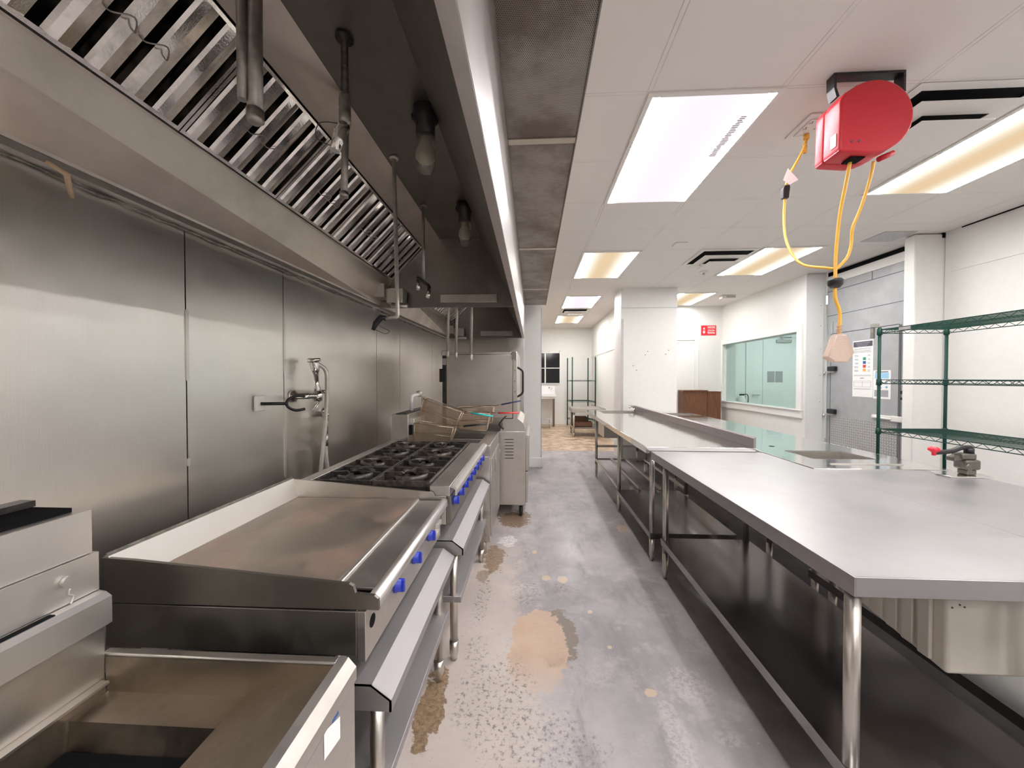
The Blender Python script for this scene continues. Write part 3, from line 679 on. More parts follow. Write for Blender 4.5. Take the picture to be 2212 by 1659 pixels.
MB().tube([(X0+.058, 2.378, 1.10), (X0+.06, 2.38, 1.20)], .015, 12).tube([(X0+.065, 2.365, 1.222), (X0+.06, 2.385, 1.222), (X0+.004, 2.455, 1.226)], [.018, .019, .016], 12).lathe([(0, 0), (.036, 0), (.032, .015), (0, .02)], (X0+.001, 2.455, 1.23), (1, 0, 0)).build('valve', 'chrome', t)
MB().tube(fillet([(X0+.05, 2.40, 1.23), (X0+.055, 2.40, 1.375), (X0+.095, 2.27, 1.375)], .04, 7), .0125, 12).build('supply_pipe', 'chrome', t)
MB().tube(smooth_path([(X0+.03, 2.42, 1.17), (X0+.034, 2.415, 1.13), (X0+.03, 2.43, 1.10), (X0+.03, 2.445, 1.06)]), .008, 8).build('handle', 'ltpipe', t)

# ================================================================ NEAR FRYER (bottom left)
t = thing('deep_fryer', 'greasy open floor fryer in the bottom left corner beside the griddle', 'fryer', (-.8, .45, 0))
RZ = .772; FZ = .685; FYE = .868
MB().box(-1.24, -.44, -.1, .885, .10, .58).build('cabinet', 'darksteel', t)
o = MB()   # tank: sloped right apron, narrow far ledge, dark well
o.quad((-1.06, FYE, RZ), (-.47, FYE, RZ), (-.70, FYE, FZ), (-1.05, FYE, FZ))
o.quad((-.47, FYE, RZ), (-.47, -.1, RZ), (-.70, -.1, FZ), (-.70, FYE, FZ))
o.quad((-1.06, FYE, RZ), (-1.06, -.1, RZ), (-1.05, -.1, .59), (-1.05, FYE, .59))
o.quad((-1.05, FYE, FZ), (-.70, FYE, FZ), (-.70, .79, FZ-.004), (-1.05, .79, FZ-.004))
o.quad((-1.05, .79, FZ-.004), (-.70, .79, FZ-.004), (-.70, .785, .59), (-1.05, .785, .59))
o.quad((-.70, .79, FZ), (-.70, -.1, FZ), (-.705, -.1, .59), (-.705, .79, .59))
o.build('tank', 'fryersteel', t)
MB().box(-1.045, -.71, -.1, .78, .585, .62).build('oil_well', 'void', t)
o = MB()
o.prism([(-.475, RZ-.002), (-.47, RZ+.008), (-.45, RZ+.004), (-.430, RZ-.018), (-.430, RZ-.05), (-.46, RZ-.05)], 'y', -.1, .892, bev=0)
o.box(-1.07, -.47, FYE+.001, .892, RZ-.04, RZ+.006, .004)
o.build('rim', 'eqsteel', t)
dp = B(-.45, -.432, -.1, .888, .12, RZ-.052, .003).build('front_panel', 'eqsteel', t)
MB().quad((-.4312, .75, .665), (-.4312, .815, .65), (-.4312, .815, .70), (-.4312, .75, .725)).build('label', 'paper', dp)
MB().box(-.4318, -.4308, .785, .808, .718, .712).build('badge', 'swb', dp)
fl = MB()
fl.box(-1.24, -1.075, -.1, .86, 1.035, 1.14).box(-1.24, -1.068, -.1, .868, .94, 1.033)
fl.build('flue_riser', 'litesteel', t)
B(-1.22, -1.10, -.1, .84, 1.1402, 1.15).build('flue_opening', 'void', t)
MB().box(-1.24, -1.20, .60, .845, 1.1503, 1.165).box(-1.22, -1.105, .68, .70, 1.1503, 1.165).build('flue_deflector', 'iron', t)
MB().cyl((-1.0675, .80, .995), (-1.058, .80, .995), .011, 14).tube(smooth_path([(-1.062, .805, .975), (-1.062, .803, .965), (-1.062, .812, .955), (-1.062, .806, .94)]), .002, 6).build('knob', 'litesteel', t)
fs = MB().prism([(-1.07, .938), (-1.05, .935), (-1.035, .925), (-1.035, .86), (-1.05, .85), (-1.07, .85)], 'y', -.1, .868).build('hanger_step', 'litesteel', t)
B(-1.0655, -1.052, .2, .77, .9355, .9375).build('slot', 'void', fs)
MB().prism([(-1.075, .85), (-1.052, .85), (-1.058, .70), (-1.09, .69)], 'y', -.1, .866).build('tank_back', 'eqsteel', t)
MB().box(-1.0575, -1.035, -.1, .86, .712, .718).build('level_strip', 'eqsteel', t)
for y in (.0, .8):
    for x in (-1.15, -.52): MB().cyl((x, y, 0), (x, y, .10), .022).build('foot', 'legsteel', t)

# ================================================================ GRIDDLE
GY0, GY1 = .975, 1.80
t = thing('griddle', 'wide flat-top griddle with brown seasoned plate and blue knobs', 'griddle', (-.8, 1.4, .62))
B(-1.15, -.555, GY0+.012, GY1-.012, .85, .876, .003).build('plate', 'plate', t)
B(-.555, -.540, GY0+.05, GY1-.03, .845, .883, .003).build('plate_edge', 'litesteel', t)
MB().prism([(-1.19, .840), (-1.19, .965), (-1.176, .965), (-1.15, .878), (-1.15, .840)], 'y', GY0+.004, GY1-.004).build('back_splash', 'litesteel', t)
MB().tube([(-1.19, GY0+.01, .967), (-1.19, GY1, .967)], .004, 6).build('splash_edge', 'caulk', t)
sd = [(-1.19, .838), (-1.19, .962), (-1.1, .958), (-.49, .910), (-.478, .904), (-.472, .885), (-.42, .880), (-.41, .872), (-.408, .842)]
MB().prism(sd, 'y', GY0, GY0+.010).build('side_splash', 'darksteel', t)
MB().prism([(p[0], p[1]) for p in sd], 'y', GY1-.010, GY1).build('side_splash', 'eqsteel', t)
MB().box(-.540, -.422, GY0+.045, GY1-.03, .868, .876, .002).build('front_ledge', 'eqsteel', t)
B(-.54, -.49, GY0+.011, GY0+.045, .80, .868).build('grease_chute', 'void', t)
MB().tube([(-.428, GY0+.011, .860), (-.428, GY1-.011, .860)], .019, 16).box(-.427, -.410, GY0+.011, GY1-.011, .842, .858, .002).build('bullnose', 'litesteel', t)
B(-1.188, -.470, GY0+.003, GY1-.003, .712, .834, .003).build('body', 'darksteel', t)
B(-.4695, -.445, GY0+.002, GY1-.002, .70, .835, .002).build('control_panel', 'eqsteel', t)
def knob(parent, x, y, z, r=.019):
    k = MB().lathe([(0, 0), (r*1.05, 0), (r*1.05, .006), (r*.92, .008), (r*.92, .02), (0, .02)], (x, y, z), (1, 0, 0), 12)
    k.box(x+.008, x+.030, y-.006, y+.006, z-r*.9, z+r*.9, .003)
    return k.build('knob', 'blue', parent)
for y in (1.20, 1.39, 1.59): knob(t, -.4445, y, .785, .023)
MB().cyl((-.446, 1.02, .785), (-.4440, 1.02, .785), .018, 14).build('knob_hole', 'void', t)
MB().box(-.4448, -.43, 1.70, 1.765, .77, .79, .002).box(-.4448, -.425, 1.66, 1.70, .75, .77, .002).build('gas_fitting', 'ltpipe', t)
for y in (1.05, 1.72):
    for x in (-1.10, -.56): MB().lathe([(0, 0), (.022, 0), (.022, .03), (.019, .035), (.019, .093), (0, .093)], (x, y, .6185)).build('foot', 'legsteel', t)

def stand(y0, y1, zt, xl, xf, zlow, label, legs):
    t = thing('equipment_stand', label, 'stand', ((xl+xf)/2, (y0+y1)/2, 0))
    def pr(z, dx=0.): return [(xl, z-.035), (xl, z), (xf-.055+dx, z), (xf+dx, z-.04), (xf+dx, z-.072), (xf-.006+dx, z-.072), (xf-.006+dx, z-.043), (xf-.058+dx, z-.004), (xl+.004, z-.004), (xl+.004, z-.035)]
    q = pr(zt)
    sh = MB().prism(q, 'y', y0, y1)
    for ye in (y0, y1-.003): sh.prism([(xl, zt-.072), (xl, zt), (xf-.055, zt), (xf, zt-.04), (xf, zt-.072)], 'y', ye, ye+.003)
    sh.build('top_shelf', 'ledgesteel', t)
    B(xl+.03, xf-.02, y0+.04, y1-.04, zlow-.032, zlow, .002).build('lower_shelf', 'ledgesteel', t)
    for x in (xl+.06, legs):
        for y in (y0+.06, y1-.06):
            l = MB().cyl((x, y, .10), (x, y, zt-.0725), .0205).build('leg', 'legsteel', t)
            MB().lathe([(0, 0), (.016, 0), (.017, .02), (.0235, .04), (.0235, .10), (0, .10)], (x, y, 0)).build('bullet_foot', 'legsteel', l)
stand(1.0, 1.84, .6175, -1.22, -.385, .33, 'steel equipment stand under the griddle with a long front ledge', -.45)
stand(1.86, 3.02, .645, -1.20, -.345, .34, 'steel equipment stand under the eight-burner range', -.405)

# ================================================================ RANGE
RY0, RY1 = 1.81, 3.03
t = thing('burner_range', 'eight-burner countertop gas range with black grates and blue knobs', 'range', (-.78, 2.4, .645))
B(-1.155, -.42, RY0, RY1, .745, .885, .003).build('body', 'eqsteel', t)
B(-1.10, -.50, RY0+.02, RY1-.02, .8852, .893).build('drip_tray', 'iron', t)
MB().box(-1.155, -1.10, RY0, RY1, .8852, .955, .004).build('back_rail', 'eqsteel', t)
MB().box(-.50, -.40, RY0, RY1, .8852, .935, .003).build('front_ledge', 'eqsteel', t)
MB().prism([(-.395, .936), (-.372, .930), (-.366, .915), (-.368, .89), (-.375, .89), (-.374, .912), (-.380, .922), (-.398, .928)], 'y', RY0, RY1).build('bullnose', 'litesteel', t)
B(-.4195, -.398, RY0+.005, RY1-.005, .75, .8845, .002).build('control_panel', 'darksteel', t)
for k in range(8): knob(t, -.3975, RY0+.07+k*.142, .845, .022)
for i in range(2):
    for k in range(4):
        x0 = -1.098+i*.299; y0 = RY0+.022+k*.294; w_, h_ = .295, .290; cx, cy = x0+w_/2, y0+h_/2; z = .955
        g = MB()
        for (a, b, c, d) in ((x0, x0+w_, y0, y0+.012), (x0, x0+w_, y0+h_-.012, y0+h_), (x0, x0+.012, y0+.012, y0+h_-.012), (x0+w_-.012, x0+w_, y0+.012, y0+h_-.012)):
            g.box(a, b, c, d, z-.035, z-.004, .003)
        for q in range(4):
            an = q*PI/2; cs, sn = math.cos(an), math.sin(an)
            L0 = (w_ if q % 2 == 0 else h_)/2-.012
            P = [(L0, z-.03), (L0, z+.002), (.045, z+.006), (.032, z-.004), (.05, z-.020)]
            A = [g.bm.verts.new((cx+cs*p[0]-sn*(-.0075), cy+sn*p[0]+cs*(-.0075), p[1])) for p in P]
            Bv = [g.bm.verts.new((cx+cs*p[0]-sn*(.0075), cy+sn*p[0]+cs*(.0075), p[1])) for p in P]
            g._f(A); g._f(Bv[::-1])
            for n_ in range(5): g._f([A[n_], Bv[n_], Bv[(n_+1) % 5], A[(n_+1) % 5]])
        # curved bowl wall wrapped round the burner, open on one side
        st_ = PI*(.30 if k % 2 else 1.30); n_a = 20; rin, rout = .088, .101
        ring = []
        for q in range(n_a+1):
            an = st_+q*PI*1.45/n_a; cs, sn = math.cos(an), math.sin(an)
            ring.append([g.bm.verts.new((cx+cs*r_, cy+sn*r_, zz)) for r_, zz in ((rin, z-.034), (rout, z-.030), (rout, z+.002), (rin, z+.002))])
        for A_, B_ in zip(ring, ring[1:]):
            for q in range(4): g._f([A_[q], A_[(q+1) % 4], B_[(q+1) % 4], B_[q]], q in (1, 3))
        g._f(ring[0]); g._f(ring[-1][::-1])
        for sx, sy in ((x0+.006, y0+.006), (x0+w_-.006, y0+.006), (x0+.006, y0+h_-.006), (x0+w_-.006, y0+h_-.006)): g.box(sx-.006, sx+.006, sy-.006, sy+.006, .8932, z-.034)
        go = g.build('grate', 'ironrust' if (i+k) % 2 else 'iron', t)
        MB().lathe([(0, 0), (.03, 0), (.034, .012), (.05, .018), (.05, .026), (.02, .036), (0, .036)], (cx, cy, .8933), n=18).build('burner_head', 'ironrust', t)
for y in (RY0+.1, RY1-.1):
    for x in (-1.08, -.50): MB().cyl((x, y, .6455), (x, y, .745), .02).build('foot', 'legsteel', t)

# ================================================================ FAR FRYER + BASKETS
t = thing('double_fryer', 'stainless double fryer past the range with baskets hanging', 'fryer', (-.75, 3.45, 0))
FY0, FY1 = 3.05, 3.84
B(-1.165, -.345, FY0, FY1, .12, .82, .003).build('cabinet', 'eqsteel', t)
o = MB().box(-1.165, -1.02, FY0, FY1, .8205, 1.16, .003); o.build('flue', 'eqsteel', t)
MB().box(-1.14, -1.05, FY0+.05, FY1-.05, 1.1605, 1.166).build('flue_opening', 'iron', t)
B(-1.0195, -.99, FY0+.06, FY1-.06, 1.0, 1.12, .002).build('basket_hanger', 'litesteel', t)
B(-1.0195, -1.0, FY0+.02, FY0+.055, .99, 1.07).build('vent_slot', 'void', t)
MB().box(-.45, -.342, FY0, FY1, .8205, .915, .004).build('front_ledge', 'eqsteel', t)
for ya, yb in ((FY0, FY0+.025), (FY1-.025, FY1), (3.43, 3.46)): B(-1.0195, -.4505, ya, yb, .8205, .90, .002).build('tank_rim', 'eqsteel', t)
MB().box(-1.02, -.45, FY0+.026, 3.429, .8205, .85).box(-1.02, -.45, 3.461, FY1-.026, .8205, .85).build('oil_well', 'iron', t)
for y0 in (FY0+.02, 3.46): 
    dd = B(-.3445, -.332, y0, y0+.36, .16, .80, .003).build('door', 'eqsteel', t)
    B(-.3318, -.322, y0+.28, y0+.31, .62, .74, .003).build('handle', 'legsteel', dd)
for y in (FY0+.06, FY1-.06):
    for x in (-1.1, -.4): MB().cyl((x, y, 0), (x, y, .12), .02).build('foot', 'legsteel', t)

def basket(x, y, z, L, W, D, tilt, grip, hang, label):
    """wire basket with its back rim at (x, y, z); runs along +x; tilt in radians drops the front"""
    t = thing('fryer_basket', label, 'fryer basket', (x, y, z), 'wire fryer baskets')
    ct, st = math.cos(tilt), math.sin(tilt)
    def T(a, b, c): return (x + a*ct + c*st, y + b, z - a*st + c*ct)
    fr = MB()
    R = [T(0, 0, 0), T(L, 0, 0), T(L, W, 0), T(0, W, 0)]
    Bt = [T(.015, .012, -D), T(L-.03, .012, -D), T(L-.03, W-.012, -D), T(.015, W-.012, -D)]
    fr.tube(R, .0042, 6, closed=True); fr.tube(Bt, .0035, 6, closed=True)
    for a, b in zip(R, Bt): fr.tube([a, b], .0035, 6)
    mid = [T(.007, .006, -D*.45), T(L-.015, .006, -D*.45), T(L-.015, W-.006, -D*.45), T(.007, W-.006, -D*.45)]
    fr.tube(mid, .003, 6, closed=True)
    fr.tube([T(0, W*.3, 0), T(-.02, W*.3, .012), T(-.03, W*.3, -.02)], .003, 6); fr.tube([T(0, W*.7, 0), T(-.02, W*.7, .012), T(-.03, W*.7, -.02)], .003, 6)
    fr.build('frame', 'wire', t)
    ms = MB(); p = .009
    def lerp(A, B_, k): return tuple(A[i]+(B_[i]-A[i])*k for i in range(3))
    for i in range(4):
        a, b, c, d = R[i], R[(i+1) % 4], Bt[(i+1) % 4], Bt[i]
        n = int((Vector(b)-Vector(a)).length/p); m_ = int(D/p)
        for k in range(1, n): ms.tube([lerp(a, b, k/n), lerp(d, c, k/n)], .0013, 3, cap=False)
        for k in range(1, m_): ms.tube([lerp(a, d, k/m_), lerp(b, c, k/m_)], .0013, 3, cap=False)
    n = int(L/p); m_ = int(W/p)
    for k in range(1, n): ms.tube([lerp(Bt[0], Bt[1], k/n), lerp(Bt[3], Bt[2], k/n)], .0013, 3, cap=False)
    for k in range(1, m_): ms.tube([lerp(Bt[0], Bt[3], k/m_), lerp(Bt[1], Bt[2], k/m_)], .0013, 3, cap=False)
    ms.build('wire_mesh', 'wire', t)
    dx, dz = math.cos(hang), math.sin(hang)
    e = T(L, W/2, 0)
    hd = MB()
    for s_ in (-1, 1): hd.tube([T(L, W/2+s_*W*.36, 0), (e[0]+dx*.07, e[1]+s_*.020, e[2]+dz*.07), (e[0]+dx*.27, e[1]+s_*.014, e[2]+dz*.27)], .0035, 6)
    ho = hd.build('handle', 'wire', t)
    gp = MB()
    for s_ in (-1, 1): gp.tube([(e[0]+dx*.075, e[1]+s_*.020, e[2]+dz*.075), (e[0]+dx*.275, e[1]+s_*.014, e[2]+dz*.275)], .0062, 8)
    gp.build('grip', grip, ho)
basket(-.985, 3.10, 1.085, .33, .15, .17, .12, 'black', .10, 'near lower wire fryer basket beside the range burners')
basket(-.965, 3.30, 1.275, .36, .14, .22, .33, 'teal', -.15, 'high tilted wire fryer basket with teal grips')
basket(-.70, 3.50, 1.135, .30, .14, .16, .02, 'redgrip', .01, 'wire fryer basket with red grips')
basket(-.74, 3.67, 1.165, .36, .14, .16, -.05, 'navy', .20, 'farthest wire fryer basket with dark blue grips')
t = thing('gas_valve', 'white elbow pipe and valve behind the fryer baskets', 'valve', (-1.1, 3.35, 1.2))
MB().tube(fillet([(-1.09, 3.35, 1.168), (-1.09, 3.35, 1.30), (-1.05, 3.45, 1.31)], .03), .016, 10).build('pipe', 'whitegloss', t)
MB().lathe([(0, -.03), (.024, -.025), (.028, 0), (.024, .025), (0, .03)], (-1.05, 3.46, 1.315)).box(-1.03, -1.015, 3.45, 3.48, 1.18, 1.30, .003).build('valve_body', 'ltpipe', t)

# ================================================================ OVEN
t = thing('double_oven', 'tall stainless oven at the end of the cookline with black door handle', 'oven', (-.6, 4.4, 0))
B(-.90, -.205, 3.95, 4.95, 1.04, 1.712, .006).build('upper_cabinet', 'eqsteel', t)
B(-.88, -.22, 3.96, 4.94, 1.7125, 1.735, .003).build('top_cap', 'eqsteel', t)
st = MB().box(-.2045, -.160, 3.94, 4.90, 1.02, 1.74, .004).build('door', 'eqsteel', t)
o = MB()
for z in (1.10, 1.21, 1.32, 1.43, 1.54, 1.65): o.cyl((-.182, 3.9395, z), (-.182, 3.934, z), .007, 10)
o.build('rivet', 'chrome', st)
MB().tube(fillet([(-.1595, 4.0, 1.575), (-.10, 4.0, 1.54), (-.10, 4.0, 1.30), (-.1595, 4.0, 1.262)], .03), .011, 10).build('handle', 'black', st)
B(-.215, -.165, 3.925, 3.949, 1.66, 1.735, .003).build('latch', 'chrome', t)
MB().prism([(-.34, .905), (-.31, .975), (-.31, 1.035), (-.15, 1.035), (-.095, .99), (-.07, .905)], 'y', 3.93, 4.9).build('control_hood', 'eqsteel', t)
lc = B(-.90, -.07, 3.93, 4.9, .13, .904, .004).build('lower_cabinet', 'eqsteel', t)
o = MB()
for k in range(7):
    z = .62+k*.033; o.box(-.285, -.195, 3.9265, 3.9295, z, z+.006)
o.build('louvre_slot', 'void', lc)
o = MB()
for k in range(7):
    z = .622+k*.033; o.cyl((-.298, 3.929, z), (-.298, 3.925, z), .006, 8)
o.build('louvre_rivet', 'chrome', lc)
B(-.0695, -.035, 3.98, 4.85, .48, .86, .004).build('lower_door', 'eqsteel', t)
B(-.0695, -.05, 3.96, 4.85, .15, .47, .004).build('lower_drawer', 'eqsteel', t)
for y in (4.0, 4.8):
    for x in (-.80, -.12):
        c = MB().lathe([(.0, -.016), (.045, -.016), (.055, -.010), (.055, .010), (.045, .016), (0, .016)], (x, y, .055), (1, .1, 0), 20).build('caster', 'rubber', t)
        MB().box(x-.03, x+.03, y-.03, y+.03, .112, .13, .002).prism([(y-.02, .05), (y+.02, .05), (y+.025, .112), (y-.03, .112)], 'x', x-.024, x-.019).prism([(y-.02, .05), (y+.02, .05), (y+.025, .112), (y-.03, .112)], 'x', x+.019, x+.024).build('fork', 'greypipe', c)
MB().tube(smooth_path([(-.30, 3.90, .93), (-.34, 3.87, .98), (-.31, 3.86, 1.03), (-.27, 3.88, 1.07)]), .007, 8).build('power_cord', 'black', t)
t = thing('wall_conduit', 'black conduit with switch boxes left of the tall oven', 'conduit', (-.93, 3.98, 1.0))
B(-.955, -.915, 3.96, 4.0, .83, 1.70, .003).build('conduit', 'iron', t)
B(-.98, -.91, 3.93, 3.9595, 1.42, 1.56, .004).build('switch_box', 'black', t)
B(-.95, -.91, 3.94, 3.9595, 1.60, 1.67, .004).build('socket_box', 'greytrim', t)

# ================================================================ WORK TABLES
def top_mesh(x0, x1, y0, y1, z, lip, holes, bl=.0015, br=.0015):
    o = MB(); xs = sorted({x0, x1} | {h[0] for h in holes} | {h[1] for h in holes}); ys = sorted({y0, y1} | {h[2] for h in holes} | {h[3] for h in holes})
    V = {}
    def v(x, y, zz):
        k = (x, y, zz)
        if k not in V: V[k] = o.bm.verts.new(k)
        return V[k]
    for a, b in zip(xs, xs[1:]):
        for c, d in zip(ys, ys[1:]):
            if any(h[0] <= a and b <= h[1] and h[2] <= c and d <= h[3] for h in holes): continue
            for zz in (z, z-.004): o._f([v(a, c, zz), v(b, c, zz), v(b, d, zz), v(a, d, zz)])
    for h in holes:
        q = [(h[0], h[2]), (h[1], h[2]), (h[1], h[3]), (h[0], h[3])]
        for i in range(4): o._f([v(*q[i], z), v(*q[(i+1) % 4], z), v(*q[(i+1) % 4], z-.004), v(*q[i], z-.004)])
    e = .004
    o.box(x0, x1, y0-e, y0, z-lip, z, .0015).box(x0, x1, y1, y1+e, z-lip, z, .0008).box(x0-e, x0, y0-e, y1+e, z-lip, z, bl).box(x1, x1+e, y0-e, y1+e, z-lip, z, br)
    return o
def leg(t, x, y, z1, r=.0205, ft=.19):
    l = MB().cyl((x, y, ft), (x, y, z1), r, 20).build('leg', 'legsteel', t)
    MB().lathe([(0, 0), (r*.55, 0), (r*.75, .03), (r*1.04, .05), (r*1.04, ft), (0, ft)], (x, y, 0), n=20).build('bullet_foot', 'legsteel', l)
def sink(t, h, z, depth):
    o = MB(); a, b, c, d = h; i = .003
    for k in (0., .002):
        pass
    o.box(a+i, a+i+.002, c+i, d-i, z-depth, z-.001).box(b-i-.002, b-i, c+i, d-i, z-depth, z-.001).box(a+i, b-i, c+i, c+i+.002, z-depth, z-.001).box(a+i, b-i, d-i-.002, d-i, z-depth, z-.001)
    o.box(a+i, b-i, c+i, d-i, z-depth-.002, z-depth)
    s_ = o.build('sink_bowl', 'eqsteel', t)
    MB().lathe([(0, .001), (.04, .001), (.045, .004), (.045, .0005)], ((a+b)/2, (c+d)/2, z-depth), n=20).build('drain', 'chrome', s_)
def shelf(t, x0, x1, y0, y1, z, name='undershelf'):
    return MB().box(x0, x1, y0, y1, z-.004, z).box(x0-.002, x0, y0, y1, z-.045, z+.0005).box(x1, x1+.002, y0, y1, z-.045, z+.0005).box(x0, x1, y0-.002, y0, z-.045, z+.0005).box(x0, x1, y1, y1+.002, z-.045, z+.0005).build(name, 'shelfsteel', t)

# near table
t = thing('work_table', 'large stainless work table nearest the camera with leg at its corner', 'table', (1.35, 2.05, 0), 'stainless work tables')
top_mesh(.934, 1.772, 1.137, 3.008, .885, .058, [], br=0).build('tabletop', 'topsteel', t)
MB().box(.96, 1.75, 1.17, 1.21, .82, .879).box(.96, 1.75, 2.94, 2.98, .82, .879).box(1.33, 1.37, 1.21, 2.94, .82, .879).build('under_frame', 'shelfsteel', t)
shelf(t, .945, 1.565, 1.16, 2.81, .285)
for x in (.968, 1.535):
    for y in (1.185, 2.785): leg(t, x, y, .8265)
# side table on the far right of it
t = thing('work_table', 'stainless work table at the right edge carrying the can opener', 'table', (2.17, 1.3, 0), 'stainless work tables')
top_mesh(1.781, 2.60, .15, 2.475, .885, .058, [], bl=0).build('tabletop', 'topsteel', t)
MB().box(1.80, 2.56, .2, .24, .82, .879).box(1.80, 2.56, 2.40, 2.44, .82, .879).build('under_frame', 'shelfsteel', t)
shelf(t, 1.70, 2.52, .2, 2.40, .285)
for x in (1.76, 2.50):
    for y in (.24, 2.37): leg(t, x+.06 if x < 2 else x, y, .8265)
# counter with cut-outs
t = thing('sink_counter', 'long stainless counter with two sink cut-outs below the teal window', 'counter', (2.2, 4.6, 0), 'stainless work tables')
h1 = (1.985, 2.42, 2.775, 3.085); h2 = (2.10, 2.58, 5.90, 6.30)
top_mesh(1.785, 2.60, 2.483, 6.75, .889, .055, [h1, h2]).build('tabletop', 'topmirror', t)
MB().cyl((2.006, 3.271, .8892), (2.006, 3.271, .8898), .022, 20).build('cable_hole', 'void', t)
MB().box(1.975, 2.43, 2.60, 2.615, .8892, .894).build('seam_strip', 'eqsteel', t)
sink(t, h1, .885, .26); sink(t, h2, .885, .26)
shelf(t, 1.83, 2.56, 2.52, 6.70, .26)
for x in (1.83, 2.55):
    for y in (2.53, 3.0, 4.9, 6.68): leg(t, x, y, .834)
# raised table with backsplash and sink
t = thing('sink_table', 'polished stainless table with backsplash and sink at its far end', 'table', (1.32, 4.9, 0), 'stainless work tables')
hs = (1.10, 1.70, 5.86, 6.38)
top_mesh(.902, 1.735, 3.03, 6.50, .916, .05, [hs]).build('tabletop', 'topmirror', t)
MB().prism([(1.722, .9165), (1.722, .99), (1.735, 1.0), (1.740, 1.0), (1.740, .87), (1.7395, .87), (1.7395, .9165)], 'y', 3.03, 6.50).build('backsplash', 'reflsteel', t)
sink(t, hs, .912, .37)
shelf(t, .935, 1.60, 3.03, 4.20, .23)
o = MB()
for x in (.95, 1.18, 1.40, 1.67): o.box(x-.014, x+.014, 4.205, 5.70, .235, .263, .003)
o.box(.95, 1.67, 5.70, 5.73, .235, .263, .003)
o.box(1.655, 1.685, 3.1, 5.70, .42, .45, .003).box(.95, 1.67, 5.735, 5.765, .42, .45, .003)
o.build('cross_rail', 'legsteel', t)
for x in (.955, 1.68):
    for y in (3.055, 4.20, 5.68): leg(t, x, y, .864, .02)
t = thing('sink_faucet', 'small chrome faucet at the far end of the backsplash table', 'faucet', (1.70, 6.35, .92))
MB().cyl((1.68, 6.35, .9175), (1.68, 6.35, .96), .018, 14).tube(fillet([(1.69, 6.35, .95), (1.69, 6.35, 1.0), (1.60, 6.30, .99), (1.595, 6.298, .965)], .02), .012, 10).build('spout', 'chrome', t)
MB().box(1.60, 1.69, 6.36, 6.375, 1.0, 1.012, .003).cyl((1.68, 6.37, .9175), (1.68, 6.37, 1.0), .012, 12).build('lever', 'greypipe', t)
MB().lathe([(0, 0), (.016, 0), (.016, .045), (0, .05)], (1.63, 6.24, .9165), n=12).build('soap_cap', 'whitegloss', t)

# can opener
t = thing('can_opener', 'bench can opener with red crank knob on the table edge', 'can opener', (2.55, 2.36, .885))
MB().prism([(2.41, 2.30), (2.40, 2.37), (2.43, 2.44), (2.62, 2.44), (2.655, 2.36), (2.63, 2.29)], 'z', .8855, .894, bev=.002).build('base_plate', 'chrome', t)
MB().box(2.53, 2.585, 2.33, 2.385, .8945, .925, .006).box(2.515, 2.60, 2.32, 2.395, .9252, .985, .012).box(2.50, 2.58, 2.325, 2.39, .9855, 1.02, .008).prism([(2.46, .975), (2.52, .985), (2.52, 1.015), (2.465, .995)], 'y', 2.335, 2.38).cyl((2.515, 2.318, .945), (2.515, 2.30, .945), .018, 14).build('gear_body', 'opener', t)
MB().cyl((2.565, 2.355, 1.0205), (2.565, 2.355, 1.05), .022, 14).tube(smooth_path([(2.575, 2.355, 1.052), (2.52, 2.355, 1.05), (2.46, 2.352, 1.03), (2.37, 2.35, 1.022)], 6), [.014]*18+[.009], 8).build('crank_arm', 'black', t)
MB().lathe([(0, 0), (.010, 0), (.010, .015), (.016, .022), (.027, .03), (.027, .042), (.016, .05), (0, .05)], (2.365, 2.35, 1.005), n=18).build('crank_knob', 'redknob', t)
# hanging white bin under the near tables
t = thing('insulated_bin', 'off-white plastic bin with ribbed side hung under the table', 'bin', (1.7, 1.5, .5))
def bz(y): return .492+(y-1.29)*.16
o = MB()
A = [(1.349, 1.29, bz(1.29)), (1.70, 1.29, .487), (1.70, 1.29, .8), (1.349, 1.29, .8)]
Bq = [(1.335, 1.75, bz(1.75)), (1.70, 1.75, bz(1.75)), (1.70, 1.75, .8), (1.335, 1.75, .8)]
a_ = [o.bm.verts.new(p) for p in A]; b_ = [o.bm.verts.new(p) for p in Bq]
fs = [o._f(a_), o._f(b_[::-1])] + [o._f([a_[i], b_[i], b_[(i+1) % 4], a_[(i+1) % 4]]) for i in range(4)]
o._bev(fs, .012, 3); o.build('shell', 'binwhite', t)
o = MB()
for k in range(7): o.box(1.334, 1.347, 1.33+k*.058, 1.372+k*.058, bz(1.35+k*.058)+.012, .795, .004)
o.build('side_rib', 'binwhite', t)
o = MB()
for (x, z) in ((1.362, .715), (1.385, .725), (1.40, .718)): o.cyl((x, 1.2895, z), (x, 1.288, z), .003, 8)
o.build('screw', 'ink', t)
MB().box(1.34, 1.70, 1.30, 1.74, .8005, .8185).build('hanger', 'shelfsteel', t)

# ================================================================ CORD REEL
t = thing('cord_reel', 'red retractable cord reel with yellow cord hanging from the ceiling', 'cord reel', (1.735, 2.08, CZ))
cx, cz, R_ = 1.735, 2.79, .180
pts = [(cx-R_, 2.625), (cx-R_+.012, 2.61)]
pts += [(cx-.02, 2.598)] + [(cx+R_*math.cos(a), cz+R_*math.sin(a)) for a in [math.radians(d) for d in range(-80, 125, 12)]] + [(cx-R_*.86, cz+R_*.66), (cx-R_*.97, cz+R_*.46)]
MB().prism(pts, 'y', 2.02, 2.135, bev=.012, smooth=True).build('housing', 'red', t)
MB().prism([(cx+(p[0]-cx)*.985, cz+(p[1]-cz)*.985) for p in pts], 'y', 2.137, 2.20, bev=.012, smooth=True).build('rear_housing', 'red', t)
MB().box(cx-R_-.003, cx-R_-.0005, 2.04, 2.075, 2.65, 2.715).build('sticker', 'paper', t)
